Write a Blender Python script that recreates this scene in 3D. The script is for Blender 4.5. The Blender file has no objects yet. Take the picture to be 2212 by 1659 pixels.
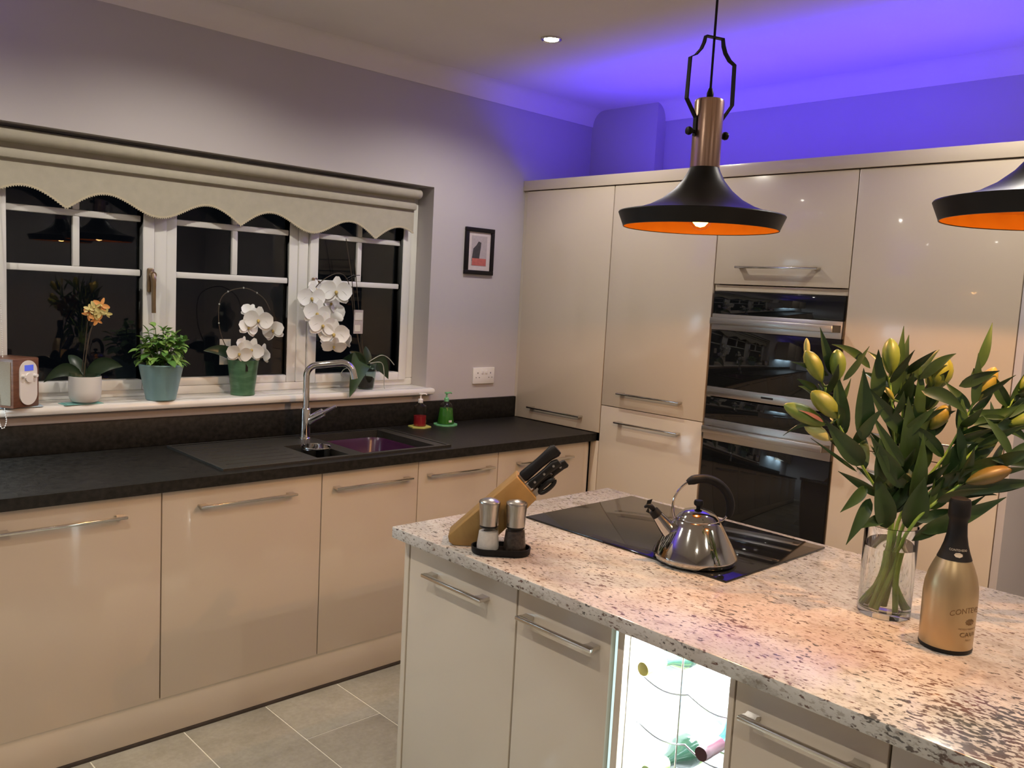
import bpy, bmesh, math, random
from mathutils import Vector, Matrix
random.seed(7)
S = bpy.context.scene
COL = S.collection
PI = math.pi

# ------------------------------------------------------------------ camera
cam_d = bpy.data.cameras.new('camera')
cam = bpy.data.objects.new('camera', cam_d)
COL.objects.link(cam)
cam_d.sensor_width = 36.0
cam_d.lens = 36.0 * 1853.95 / 2212.0
cam_d.clip_start = 0.02
CR = Vector((0.72718856, -0.68435852, 0.05338732))
CU = Vector((0.03428515, 0.11388786, 0.99290185))
CF = Vector((0.68558101, 0.72019648, -0.10628128))
cm = Matrix.Identity(4)
for i in range(3):
    cm[i][0], cm[i][1], cm[i][2] = CR[i], CU[i], -CF[i]
cm[0][3], cm[1][3], cm[2][3] = -3.2177, -3.3640, 1.5822
cam.matrix_world = cm
S.camera = cam

# ------------------------------------------------------------------ world, exposure
W = bpy.data.worlds.new('night')
S.world = W
W.use_nodes = True
W.node_tree.nodes['Background'].inputs[0].default_value = (0.010, 0.012, 0.018, 1)
W.node_tree.nodes['Background'].inputs[1].default_value = 0.35
S.view_settings.view_transform = 'Standard'
S.view_settings.look = 'None'
S.view_settings.gamma = 1.0
S.view_settings.use_curve_mapping = False
S.view_settings.exposure = 0.0
S.cycles.caustics_reflective = False

# light settings
DOWN_W = 49.0
DOWN_C = (1.0, 0.93, 0.81)
PEND_W = 22.0
PEND_C = (1.0, 0.50, 0.20)
LED_W = 13.0
LED_C = (0.05, 0.018, 1.0)
UNDER_W = 22.0
RACK_W = 11.0

# ------------------------------------------------------------------ materials
MATS = {}
def nt_new(name):
    m = bpy.data.materials.new(name); m.use_nodes = True
    MATS[name] = m
    t = m.node_tree
    return m, t, t.nodes['Principled BSDF']
def setp(b, **k):
    for n, v in k.items():
        n = {'color': 'Base Color', 'rough': 'Roughness', 'metal': 'Metallic', 'spec': 'Specular IOR Level',
             'trans': 'Transmission Weight', 'ior': 'IOR', 'coat': 'Coat Weight', 'coatr': 'Coat Roughness',
             'emit': 'Emission Color', 'estr': 'Emission Strength', 'alpha': 'Alpha', 'sss': 'Subsurface Weight',
             'aniso': 'Anisotropic', 'sheen': 'Sheen Weight'}[n]
        if isinstance(v, tuple) and len(v) == 3: v = (*v, 1)
        b.inputs[n].default_value = v
def ramp(t, fac, stops, interp='LINEAR'):
    r = t.nodes.new('ShaderNodeValToRGB'); e = r.color_ramp.elements
    r.color_ramp.interpolation = interp
    e[0].position, e[0].color = stops[0][0], (*stops[0][1], 1)
    e[1].position, e[1].color = stops[1][0], (*stops[1][1], 1)
    for p, c in stops[2:]:
        q = e.new(p); q.color = (*c, 1)
    t.links.new(fac, r.inputs[0])
    return r.outputs[0]
def noise(t, scale, detail=3, rough=.5, vec=None, dist=0):
    n = t.nodes.new('ShaderNodeTexNoise')
    n.inputs['Scale'].default_value = scale; n.inputs['Detail'].default_value = detail
    n.inputs['Roughness'].default_value = rough; n.inputs['Distortion'].default_value = dist
    if vec is not None: t.links.new(vec, n.inputs['Vector'])
    return n.outputs[0]
def coords(t, scale=(1, 1, 1), rot=(0, 0, 0)):
    tc = t.nodes.new('ShaderNodeTexCoord'); mp = t.nodes.new('ShaderNodeMapping')
    mp.inputs['Scale'].default_value = scale; mp.inputs['Rotation'].default_value = rot
    t.links.new(tc.outputs['Object'], mp.inputs[0])
    return mp.outputs[0]
def bump(t, b, h, strength=.1, dist=.01):
    bp = t.nodes.new('ShaderNodeBump'); bp.inputs['Strength'].default_value = strength
    bp.inputs['Distance'].default_value = dist
    t.links.new(h, bp.inputs['Height']); t.links.new(bp.outputs[0], b.inputs['Normal'])
def mix(t, fac, a, b, mode='MIX'):
    m = t.nodes.new('ShaderNodeMix'); m.data_type = 'RGBA'; m.blend_type = mode
    if isinstance(fac, (int, float)): m.inputs[0].default_value = fac
    else: t.links.new(fac, m.inputs[0])
    for v, i in ((a, 6), (b, 7)):
        if isinstance(v, tuple): m.inputs[i].default_value = (*v, 1)
        else: t.links.new(v, m.inputs[i])
    return m.outputs[2]
def simple(name, color, rough=.4, var=.06, scale=8, bmp=0, bscale=200, **k):
    """plain surface with a slight procedural variation of its colour"""
    m, t, b = nt_new(name)
    v = coords(t)
    lo = tuple(max(0, c * (1 - var)) for c in color); hi = tuple(min(1, c * (1 + var)) for c in color)
    t.links.new(ramp(t, noise(t, scale, 3, .5, v), [(.3, lo), (.7, hi)]), b.inputs['Base Color'])
    setp(b, rough=rough, **k)
    if bmp: bump(t, b, noise(t, bscale, 2, .5, v), bmp, .002)
    return m
simple('wall_paint', (.49, .455, .45), .75, .03, 2, .05, 260)
simple('ceiling_paint', (.76, .71, .64), .8, .03, 2, .04, 220)
simple('coving_paint', (.66, .62, .58), .7, .03, 2)
simple('cream_gloss', (.585, .50, .395), .19, .012, 1.5, coat=.5, coatr=.04)
simple('cream_carcass', (.56, .49, .40), .4, .03, 3)
simple('worktop_black', (.013, .0118, .010), .42, .5, 60, .25, 420, spec=.22)
simple('sink_composite', (.026, .024, .020), .42, .3, 300, .2, 700)
simple('white_upvc', (.74, .73, .70), .3, .02, 4)
simple('sill_white', (.80, .78, .74), .28, .02, 4)
simple('white_plastic', (.78, .76, .73), .3, .02, 6)
simple('black_plastic', (.008, .008, .008), .38, .2, 30, spec=.25)
simple('black_rubber', (.008, .008, .009), .5, .2, 60, .2, 300, spec=.2)
simple('matt_black', (.009, .008, .0075), .42, .2, 20, spec=.25)
simple('oven_glass', (.006, .007, .008), .03, .1, 5, spec=.5)
simple('hob_glass', (.008, .008, .008), .05, .1, 5, spec=.5)
simple('frame_black', (.010, .008, .009), .4, .15, 30, spec=.2)
simple('paper', (.60, .53, .50), .7, .04, 60)
simple('print_grey', (.42, .37, .36), .7, .06, 90)
simple('print_dark', (.05, .045, .045), .7, .2, 60)
simple('print_red', (.46, .12, .10), .7, .12, 80)
simple('blind_fabric', (.42, .385, .30), .85, .05, 30, .3, 900)
simple('blind_trim', (.50, .44, .31), .8, .08, 300, .5, 500)
simple('purple_plastic', (.045, .010, .040), .25, .08, 10)
simple('coaster_yellow', (.50, .50, .13), .5, .1, 30)
simple('coaster_green', (.16, .46, .22), .4, .1, 30)
simple('teal_mat', (.20, .46, .44), .6, .15, 30)
simple('pale_blue_mat', (.50, .62, .72), .6, .1, 20)
simple('pot_white', (.72, .72, .70), .25, .02, 8)
simple('pot_aqua', (.22, .39, .42), .35, .08, 12)
simple('soil', (.035, .024, .016), .95, .5, 60, .6, 160)
simple('orchid_white', (.86, .85, .82), .5, .03, 20, sss=.1)
simple('orchid_lip', (.42, .31, .09), .5, .3, 60)
simple('orchid_yellow', (.70, .58, .22), .5, .15, 40)
simple('orchid_orange', (.74, .33, .09), .5, .15, 40)
simple('orchid_leaf', (.015, .034, .015), .32, .25, 18)
simple('orchid_leaf_pale', (.026, .062, .022), .35, .25, 18)
simple('basil_leaf', (.21, .38, .085), .5, .35, 30)
simple('basil_leaf_dark', (.09, .22, .045), .45, .35, 30)
simple('stem_green', (.07, .13, .035), .45, .2, 30)
simple('stem_brown', (.05, .035, .02), .6, .3, 40)
simple('root_grey', (.36, .38, .33), .6, .2, 60)
simple('lily_leaf', (.018, .042, .011), .36, .35, 14)
simple('lily_leaf_mid', (.026, .058, .013), .38, .3, 14)
simple('lily_stem', (.20, .34, .06), .4, .25, 25)
simple('card', (.62, .60, .54), .5, .06, 40)
simple('radio_grille', (.27, .225, .165), .8, .1, 500, .6, 900)
simple('pepper', (.035, .022, .016), .6, .6, 160, .8, 220)
simple('salt', (.80, .74, .70), .7, .06, 120, .5, 260)
simple('gold_bottle', (.52, .39, .22), .34, .05, 4, metal=.85)
simple('gold_print', (.19, .095, .028), .5, .15, 60)
simple('foil_print', (.42, .40, .34), .45, .1, 60)
simple('foil_black', (.008, .007, .007), .5, .2, 30, spec=.25)
simple('grout', (.80, .76, .62), .8, .06, 30)
simple('outside_ground', (.02, .025, .015), .95, .4, 4)
simple('splashback', (.42, .50, .56), .25, .03, 4)
simple('shadow_gap', (.055, .04, .03), .7, .2, 20)
simple('rack_white', (.80, .82, .82), .35, .02, 4)
simple('bottle_green_glass', (.015, .035, .022), .12, .2, 8, spec=.7)
simple('bottle_blue_glass', (.012, .05, .09), .10, .2, 10, spec=.7)
simple('capsule_maroon', (.05, .010, .018), .35, .15, 20)
simple('capsule_olive', (.32, .28, .07), .4, .15, 20)
simple('wine_label', (.42, .56, .22), .6, .3, 40)
simple('steel_wire', (.62, .62, .62), .25, .05, 10, metal=1.0)
simple('chrome', (.72, .72, .72), .07, .02, 5, metal=1.0)
simple('handle_chrome', (.66, .64, .61), .13, .02, 5, metal=1.0)
simple('kettle_steel', (.52, .505, .48), .075, .02, 5, metal=1.0)
simple('bronze', (.32, .24, .15), .3, .2, 20, metal=1.0)
simple('trim_dark_metal', (.20, .18, .15), .35, .1, 10, metal=1.0)

def brushed(name, color, rough, stretch, scale=60, var=.18):
    m, t, b = nt_new(name)
    v = coords(t, stretch)
    n = noise(t, scale, 2, .6, v)
    lo = tuple(c * (1 - var) for c in color); hi = tuple(min(1, c * (1 + var)) for c in color)
    t.links.new(ramp(t, n, [(.3, lo), (.7, hi)]), b.inputs['Base Color'])
    setp(b, rough=rough, metal=1.0)
    bump(t, b, n, .04, .001)
brushed('brushed_steel', (.50, .49, .47), .30, (.02, 1, 12), 60, .07)
brushed('brushed_mill', (.50, .47, .43), .27, (3, 3, .05), 90)
brushed('brushed_copper', (.50, .33, .25), .28, (3, 3, .03), 90)

# pendant lining: glossy orange copper
m, t, b = nt_new('copper_orange_lining')
v = coords(t)
t.links.new(ramp(t, noise(t, 20, 2, .5, v), [(.3, (.72, .27, .016)), (.7, (.78, .32, .022))]), b.inputs['Base Color'])
setp(b, rough=.45, metal=.2)

# wood
def wood(name, c1, c2, stretch, scale, rough=.45):
    m, t, b = nt_new(name)
    v = coords(t, stretch)
    n = noise(t, scale, 5, .6, v, .6)
    t.links.new(ramp(t, n, [(.3, c1), (.7, c2)]), b.inputs['Base Color'])
    setp(b, rough=rough); bump(t, b, n, .05, .002)
wood('block_wood', (.27, .155, .045), (.37, .225, .075), (1.2, 8, 1.2), 9, .42)
wood('radio_wood', (.10, .042, .025), (.19, .085, .048), (3, 3, 14), 6, .4)

# granite: pale ground, soft grey and rose clouds, elongated dark flecks, burgundy patches
m, t, b = nt_new('granite')
v = coords(t)
vs = coords(t, (1.0, .50, 1.0), (0, 0, math.radians(32)))
cloud = ramp(t, noise(t, 3.2, 5, .6, v, .4), [(.30, (.42, .40, .365)), (.44, (.54, .52, .48)), (.60, (.62, .60, .56)), (.75, (.49, .465, .425))])
vein = ramp(t, noise(t, 22, 6, .70, vs, .5), [(.32, (.50, .47, .43)), (.47, (.95, .945, .93)), (.66, (1, 1, 1)), (.8, (.84, .80, .76))])
base = mix(t, .8, cloud, vein, 'MULTIPLY')
rose = ramp(t, noise(t, 2.4, 4, .6, vs), [(.48, (0, 0, 0)), (.66, (1, 1, 1))])
base2 = mix(t, rose, base, mix(t, .35, base, (.46, .27, .21)))
fl = noise(t, 128, 2, .55, vs, .2)
region = ramp(t, noise(t, 6.5, 4, .6, v), [(.40, (.0, .0, .0)), (.72, (.10, .10, .10))])
ad = t.nodes.new('ShaderNodeMath'); ad.operation = 'ADD'
def patch(cx_, cy_, r, amp):
    d = t.nodes.new('ShaderNodeVectorMath'); d.operation = 'DISTANCE'
    nz = t.nodes.new('ShaderNodeTexNoise'); nz.inputs['Scale'].default_value = 6.0; t.links.new(v, nz.inputs['Vector'])
    wv_ = t.nodes.new('ShaderNodeVectorMath'); wv_.operation = 'MULTIPLY_ADD'
    wv_.inputs[1].default_value = (.5, .5, 0); t.links.new(nz.outputs['Color'], wv_.inputs[0]); t.links.new(v, wv_.inputs[2])
    t.links.new(wv_.outputs[0], d.inputs[0]); d.inputs[1].default_value = (cx_ + .25, cy_ + .25, .92)
    return ramp(t, d.outputs['Value'], [(0, (amp, amp, amp)), (r, (0, 0, 0))])
dense = mix(t, 1.0, region, patch(-1.68, -2.99, .24, .17), 'ADD')
dense = mix(t, 1.0, dense, patch(-1.62, -2.43, .20, .07), 'ADD')
base2 = mix(t, patch(-1.60, -2.44, .26, .75), base2, mix(t, .62, base2, (.40, .22, .17)))
base2 = mix(t, patch(-1.25, -2.85, .26, .6), base2, mix(t, .55, base2, (.34, .25, .21)))
t.links.new(fl, ad.inputs[0]); t.links.new(dense, ad.inputs[1])
fm = ramp(t, ad.outputs[0], [(.635, (0, 0, 0)), (.70, (.9, .9, .9))])
fine = ramp(t, noise(t, 150, 3, .6, vs), [(.36, (.62, .57, .52)), (.47, (1, 1, 1))])
base2 = mix(t, .8, base2, fine, 'MULTIPLY')
dk = ramp(t, noise(t, 9, 2, .5, v), [(.4, (.06, .06, .055)), (.62, (.12, .05, .035))])
base3 = mix(t, fm, base2, dk)
t.links.new(base3, b.inputs['Base Color'])
setp(b, rough=.13, spec=.32)
bump(t, b, fl, .02, .001)

# floor tile: warm grey stone-look porcelain
m, t, b = nt_new('floor_tile')
v = coords(t)
oi = t.nodes.new('ShaderNodeObjectInfo')
av = t.nodes.new('ShaderNodeVectorMath'); av.operation = 'ADD'
t.links.new(v, av.inputs[0]); t.links.new(oi.outputs['Location'], av.inputs[1])
c1 = ramp(t, noise(t, 5, 6, .62, av.outputs[0], .5), [(.3, (.34, .315, .24)), (.7, (.46, .425, .335))])
c2 = ramp(t, noise(t, 60, 3, .6, av.outputs[0]), [(.3, (.86, .86, .86)), (.7, (1, 1, 1))])
t.links.new(mix(t, 1, c1, c2, 'MULTIPLY'), b.inputs['Base Color'])
setp(b, rough=.24)

# striped aqua pot / swirl green pot
for nm, a, c, sc in (('pot_green', (.045, .12, .062), (.10, .22, .125), 10),):
    m, t, b = nt_new(nm)
    v = coords(t, (1, 1, 4))
    t.links.new(ramp(t, noise(t, sc, 3, .5, v, 1.0), [(.3, a), (.7, c)]), b.inputs['Base Color'])
    setp(b, rough=.3)

# lily bud: green to yellow lengthways with faint ribs
def budmat(name, base, tip, rough=.42):
    m, t, b = nt_new(name)
    v = coords(t)
    sep = t.nodes.new('ShaderNodeSeparateXYZ'); t.links.new(v, sep.inputs[0])
    mul = t.nodes.new('ShaderNodeMath'); mul.operation = 'MULTIPLY_ADD'
    mul.inputs[1].default_value = 9.0; mul.inputs[2].default_value = 0.1
    t.links.new(sep.outputs[2], mul.inputs[0])
    c = ramp(t, mul.outputs[0], [(.1, base), (.9, tip)])
    n = ramp(t, noise(t, 40, 3, .5, v), [(.3, (.75, .75, .75)), (.7, (1, 1, 1))])
    t.links.new(mix(t, 1, c, n, 'MULTIPLY'), b.inputs['Base Color']); setp(b, rough=rough)
budmat('bud_green', (.11, .17, .025), (.16, .23, .04))
budmat('bud_yellow', (.14, .20, .03), (.24, .25, .03))
budmat('bud_pale', (.40, .38, .15), (.34, .38, .11))
budmat('bud_orange', (.19, .21, .035), (.36, .23, .03))
budmat('bud_brown', (.13, .12, .03), (.22, .12, .03))
simple('petal_pink', (.62, .20, .12), .5, .15, 40)
simple('petal_orange', (.66, .34, .05), .5, .15, 40)

# clear materials (thin or solid)
def glassy(name, color, rough=0.0, ior=1.45):
    m, t, b = nt_new(name)
    v = coords(t)
    lo = tuple(c * .98 for c in color)
    t.links.new(ramp(t, noise(t, 6, 1, .5, v), [(.3, lo), (.7, color)]), b.inputs['Base Color'])
    setp(b, rough=rough, trans=1.0, ior=ior)
glassy('clear_glass', (.97, .98, .97))
glassy('water', (.97, .98, .95), 0, 1.33)
simple('soap_red', (.26, .015, .022), .15, .1, 10)
simple('soap_green', (.04, .20, .025), .15, .1, 10)
# thin window glass: mirror by fresnel over clear
m = bpy.data.materials.new('window_glass'); m.use_nodes = True; MATS['window_glass'] = m
t = m.node_tree; t.nodes.clear()
out = t.nodes.new('ShaderNodeOutputMaterial'); mx = t.nodes.new('ShaderNodeMixShader')
tr = t.nodes.new('ShaderNodeBsdfTransparent'); gl = t.nodes.new('ShaderNodeBsdfGlossy'); fr = t.nodes.new('ShaderNodeFresnel')
tn = noise(t, 3, 2, .5, coords(t)); t.links.new(ramp(t, tn, [(.3, (.60, .63, .62)), (.7, (.64, .66, .65))]), tr.inputs[0])
gl.inputs['Roughness'].default_value = .01; fr.inputs[0].default_value = 1.5
t.links.new(fr.outputs[0], mx.inputs[0]); t.links.new(tr.outputs[0], mx.inputs[1]); t.links.new(gl.outputs[0], mx.inputs[2])
t.links.new(mx.outputs[0], out.inputs[0])
def thin(name, tint, ior=1.4, rough=.02):
    m = bpy.data.materials.new(name); m.use_nodes = True; MATS[name] = m
    t = m.node_tree; t.nodes.clear()
    out = t.nodes.new('ShaderNodeOutputMaterial'); mx = t.nodes.new('ShaderNodeMixShader')
    tr = t.nodes.new('ShaderNodeBsdfTransparent'); gl = t.nodes.new('ShaderNodeBsdfGlossy'); fr = t.nodes.new('ShaderNodeFresnel')
    tn = noise(t, 3, 2, .5, coords(t)); t.links.new(ramp(t, tn, [(.3, tuple(c * .97 for c in tint)), (.7, tint)]), tr.inputs[0])
    gl.inputs['Roughness'].default_value = rough; fr.inputs[0].default_value = ior
    ge = t.nodes.new('ShaderNodeNewGeometry'); ma = t.nodes.new('ShaderNodeMath'); ma.operation = 'SUBTRACT'; ma.use_clamp = True
    t.links.new(fr.outputs[0], ma.inputs[0]); t.links.new(ge.outputs['Backfacing'], ma.inputs[1])
    t.links.new(ma.outputs[0], mx.inputs[0]); t.links.new(tr.outputs[0], mx.inputs[1]); t.links.new(gl.outputs[0], mx.inputs[2])
    t.links.new(mx.outputs[0], out.inputs[0])
thin('bulb_glass', (1, .93, .78), 1.3)
thin('jar_glass', (.96, .96, .95)); thin('soap_plastic', (.88, .86, .84), 1.4, .1); thin('pot_glass', (.80, .88, .85), 1.5, .05)
# light sources and glows
def emitter(name, color, strength):
    m, t, b = nt_new(name)
    v = coords(t)
    t.links.new(ramp(t, noise(t, 10, 1, .5, v), [(.3, color), (.7, tuple(min(1, c * 1.02) for c in color))]), b.inputs['Emission Color'])
    setp(b, color=(.02, .02, .02), estr=strength)
emitter('bulb_filament', (1.0, .52, .13), 14)
emitter('slot_glow', (.70, .93, .90), 1.1)  # painted glow for the slit beside the wine rack, not a lamp
emitter('downlight_lens', (1.0, .95, .88), 40)
emitter('led_blue', (.12, .06, 1.0), 14)
emitter('led_cool', (.75, .92, 1.0), 14)
emitter('lcd_blue', (.10, .14, .75), .8)

# ------------------------------------------------------------------ mesh helpers
class B:
    def __init__(s): s.v = []; s.f = []
    def add(s, vs, fs):
        o = len(s.v); s.v += [tuple(p) for p in vs]; s.f += [[i + o for i in q] for q in fs]; return s
    def box(s, x0, x1, y0, y1, z0, z1, bev=0):
        x0, x1 = min(x0, x1), max(x0, x1); y0, y1 = min(y0, y1), max(y0, y1); z0, z1 = min(z0, z1), max(z0, z1)
        if bev <= 0:
            return s.add([(x, y, z) for z in (z0, z1) for y in (y0, y1) for x in (x0, x1)],
                         [(0, 2, 3, 1), (4, 5, 7, 6), (0, 1, 5, 4), (2, 6, 7, 3), (0, 4, 6, 2), (1, 3, 7, 5)])
        bm = bmesh.new(); bmesh.ops.create_cube(bm, size=1)
        for q in bm.verts:
            q.co = Vector(((x0 + x1) / 2 + q.co.x * (x1 - x0), (y0 + y1) / 2 + q.co.y * (y1 - y0), (z0 + z1) / 2 + q.co.z * (z1 - z0)))
        bev = min(bev, .49 * min(x1 - x0, y1 - y0, z1 - z0))
        bmesh.ops.bevel(bm, geom=list(bm.edges), offset=bev, segments=2, affect='EDGES', profile=.5)
        return s.bm(bm)
    def bm(s, bm):
        bm.verts.index_update()
        s.add([q.co for q in bm.verts], [[q.index for q in f.verts] for f in bm.faces]); bm.free(); return s
    def lathe(s, prof, n=32, c=(0, 0, 0), axis='z', closed=False):
        vs, fs = [], []
        for r, z in prof:
            for k in range(n):
                a = 2 * PI * k / n
                p = (r * math.cos(a), r * math.sin(a), z)
                if axis == 'x': p = (p[2], p[0], p[1])
                if axis == 'y': p = (p[1], p[2], p[0])
                vs.append((p[0] + c[0], p[1] + c[1], p[2] + c[2]))
        m = len(prof)
        for i in range(m - 1 + (1 if closed else 0)):
            j = (i + 1) % m
            for k in range(n):
                l = (k + 1) % n
                fs.append((i * n + k, i * n + l, j * n + l, j * n + k))
        if not closed:
            if prof[0][0] > 1e-6: fs.append(tuple(range(n - 1, -1, -1)))
            if prof[-1][0] > 1e-6: fs.append(tuple((m - 1) * n + k for k in range(n)))
        return s.add(vs, fs)
    def tube(s, pts, rad, n=8, caps=True):
        pts = [Vector(p) for p in pts]; m = len(pts)
        rs = rad if isinstance(rad, (list, tuple)) else [rad] * m
        t0 = (pts[1] - pts[0]).normalized()
        up = Vector((0, 0, 1)) if abs(t0.z) < .9 else Vector((1, 0, 0))
        u = t0.cross(up).normalized(); vs, fs = [], []
        for i in range(m):
            tt = (pts[min(i + 1, m - 1)] - pts[max(i - 1, 0)]).normalized()
            u = (u - tt * u.dot(tt)).normalized(); w = tt.cross(u)
            for k in range(n):
                a = 2 * PI * k / n
                vs.append(pts[i] + (u * math.cos(a) + w * math.sin(a)) * rs[i])
        for i in range(m - 1):
            for k in range(n):
                l = (k + 1) % n
                fs.append((i * n + k, i * n + l, (i + 1) * n + l, (i + 1) * n + k))
        if caps:
            fs.append(tuple(range(n - 1, -1, -1))); fs.append(tuple((m - 1) * n + k for k in range(n)))
        return s.add(vs, fs)
    def strip(s, pts, half, thick, wdir):
        """flat bar of width 2*half along wdir, swept along pts"""
        pts = [Vector(p) for p in pts]; wd = Vector(wdir).normalized(); m = len(pts); vs, fs = [], []
        for i in range(m):
            tt = (pts[min(i + 1, m - 1)] - pts[max(i - 1, 0)]).normalized()
            nn = tt.cross(wd).normalized() * thick / 2
            for a, c in ((-1, -1), (1, -1), (1, 1), (-1, 1)): vs.append(pts[i] + wd * half * a + nn * c)
        for i in range(m - 1):
            for k in range(4):
                l = (k + 1) % 4; fs.append((i * 4 + k, i * 4 + l, i * 4 + 4 + l, i * 4 + 4 + k))
        fs.append((3, 2, 1, 0)); fs.append(tuple((m - 1) * 4 + k for k in range(4)))
        return s.add(vs, fs)
    def prism(s, poly, d0, d1, ax='y'):
        """polygon in (a,b) extruded along ax from d0 to d1; ax y: (x,z); ax x: (y,z); ax z: (x,y)"""
        n = len(poly)
        def P(a, b_, d): return {'y': (a, d, b_), 'x': (d, a, b_), 'z': (a, b_, d)}[ax]
        vs = [P(a, c, d0) for a, c in poly] + [P(a, c, d1) for a, c in poly]
        fs = [tuple(range(n))[::-1], tuple(range(n, 2 * n))] + [(i, (i + 1) % n, n + (i + 1) % n, n + i) for i in range(n)]
        return s.add(vs, fs)
    def xf(s, M):
        s.v = [tuple(M @ Vector(p)) for p in s.v]; return s
    def merge(s, o): return s.add(o.v, o.f)

def fixmesh(me):
    bm = bmesh.new(); bm.from_mesh(me)
    bmesh.ops.remove_doubles(bm, verts=bm.verts, dist=1e-6)
    bmesh.ops.recalc_face_normals(bm, faces=bm.faces)
    bm.to_mesh(me); bm.free()
def mesh(name, b, mat, smooth=35, fix=True):
    me = bpy.data.meshes.new(name); me.from_pydata(b.v, [], b.f); me.update()
    if fix: fixmesh(me)
    me.materials.append(MATS[mat])
    if smooth:
        me.shade_smooth(); me.set_sharp_from_angle(angle=math.radians(smooth))
    return me
def obj(name, b, mat, parent=None, smooth=35, loc=None, rot=None, fix=True):
    me = b if isinstance(b, bpy.types.Mesh) else mesh(name, b, mat, smooth, fix)
    o = bpy.data.objects.new(name, me); COL.objects.link(o)
    if parent: o.parent = parent
    if loc: o.location = loc
    if rot: o.rotation_euler = rot
    return o
def tag(o, label, cat, group=None):
    o['label'] = label; o['category'] = cat
    if group: o['group'] = group
    return o
def thing(name, label, cat, loc=(0, 0, 0), rz=0, group=None):
    o = bpy.data.objects.new(name, None); o.empty_display_size = .05; COL.objects.link(o)
    o.location = loc; o.rotation_euler = (0, 0, rz)
    return tag(o, label, cat, group)
def struct(name, b=None, mat=None, smooth=35):
    if b is None:
        o = bpy.data.objects.new(name, None); COL.objects.link(o)
    else: o = obj(name, b, mat, None, smooth)
    o['kind'] = 'structure'; return o
def light(name, kind, energy, color, parent, loc, rot=(0, 0, 0), **k):
    d = bpy.data.lights.new(name, kind); d.energy = energy; d.color = color
    for a, v_ in k.items(): setattr(d, a, v_)
    o = bpy.data.objects.new(name, d); COL.objects.link(o); o.parent = parent; o.location = loc; o.rotation_euler = rot
    return o
def smooth_pts(pts, n=6):
    """Catmull-Rom through pts"""
    P = [Vector(p) for p in pts]; out_ = []
    for i in range(len(P) - 1):
        p0 = P[max(i - 1, 0)]; p1 = P[i]; p2 = P[i + 1]; p3 = P[min(i + 2, len(P) - 1)]
        for k in range(n):
            q = k / n
            out_.append(.5 * (2 * p1 + (p2 - p0) * q + (2 * p0 - 5 * p1 + 4 * p2 - p3) * q * q + (-p0 + 3 * p1 - 3 * p2 + p3) * q ** 3))
    out_.append(P[-1]); return out_
VIEW = math.atan2(-.68534, .72823)      # local x across the view, local y away from the viewer

# ------------------------------------------------------------------ the room
XL, XR, YB = -4.6, .58, -5.0
H = 2.62
WX0, WX1, WZ0, WZ1 = -2.52, -.605, 1.055, 2.067
floor = struct('floor', B().box(XL, XR, YB, 0, -.06, -.0012), 'grout', 0)
tile_me = mesh('tile', B().box(-.1510, .1510, -.2978, .2978, -.0011, 0.0004, .0004), 'floor_tile', 30)
col = 0
x = -1.427 - .307 * 10
while x < XR - .3:
    off = -.866 if (col % 2 == 1) else -.566
    y = off + .6
    while y > YB:
        y0, y1 = y - .6, y
        yc = (y0 + y1) / 2
        if y1 <= .05 and y0 >= YB:
            obj('tile', tile_me, None, floor, loc=(x + .1535, yc, 0))
        y -= .6
    x += .307; col += 1
ceiling = struct('ceiling', B().box(XL - .1, XR + .1, YB - .1, .3, H, H + .1), 'ceiling_paint', 0)
wb = B()
wb.box(XL, WX0, 0, .30, 0, H).box(WX1, XR + .1, 0, .30, 0, H).box(WX0, WX1, 0, .30, 0, WZ0).box(WX0, WX1, 0, .30, WZ1, H)
struct('wall_window', wb, 'wall_paint', 0)
struct('wall_right', B().box(XR, XR + .1, YB, 0, 0, H), 'wall_paint', 0)
struct('wall_left', B().box(XL - .1, XL, YB, .3, 0, H), 'wall_paint', 0)
struct('wall_rear', B().box(XL - .1, XR + .1, YB - .1, YB, 0, H), 'wall_paint', 0)
struct('wall_pier', B().box(.505, XR, -.46, 0, 2.12, H), 'wall_paint', 0)
def cove(n=8, s=.086):
    """concave cornice section: (out from the wall, up from the foot)"""
    p = [(0, 0), (.004, 0)]
    for k in range(n + 1):
        a = PI / 2 * k / n
        p.append((.006 + (s - .006) * (1 - math.cos(a)), (s - .0004) * math.sin(a)))
    return p + [(s, s), (0, s)]
cp = cove()
struct('trim_1', B().prism([(-a, 2.534 + c) for a, c in cp], XL, .505, 'x'), 'ceiling_paint', 30)
struct('trim_2', B().prism([(XR - a, 2.534 + c) for a, c in cp], YB, -.46, 'y'), 'ceiling_paint', 30)
struct('trim_3', B().prism([(XL + a, 2.534 + c) for a, c in cp], YB, 0, 'y'), 'ceiling_paint', 30)
struct('outside_ground', B().box(-8, 5, .5, 9, -.3, -.2), 'outside_ground', 0)

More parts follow.
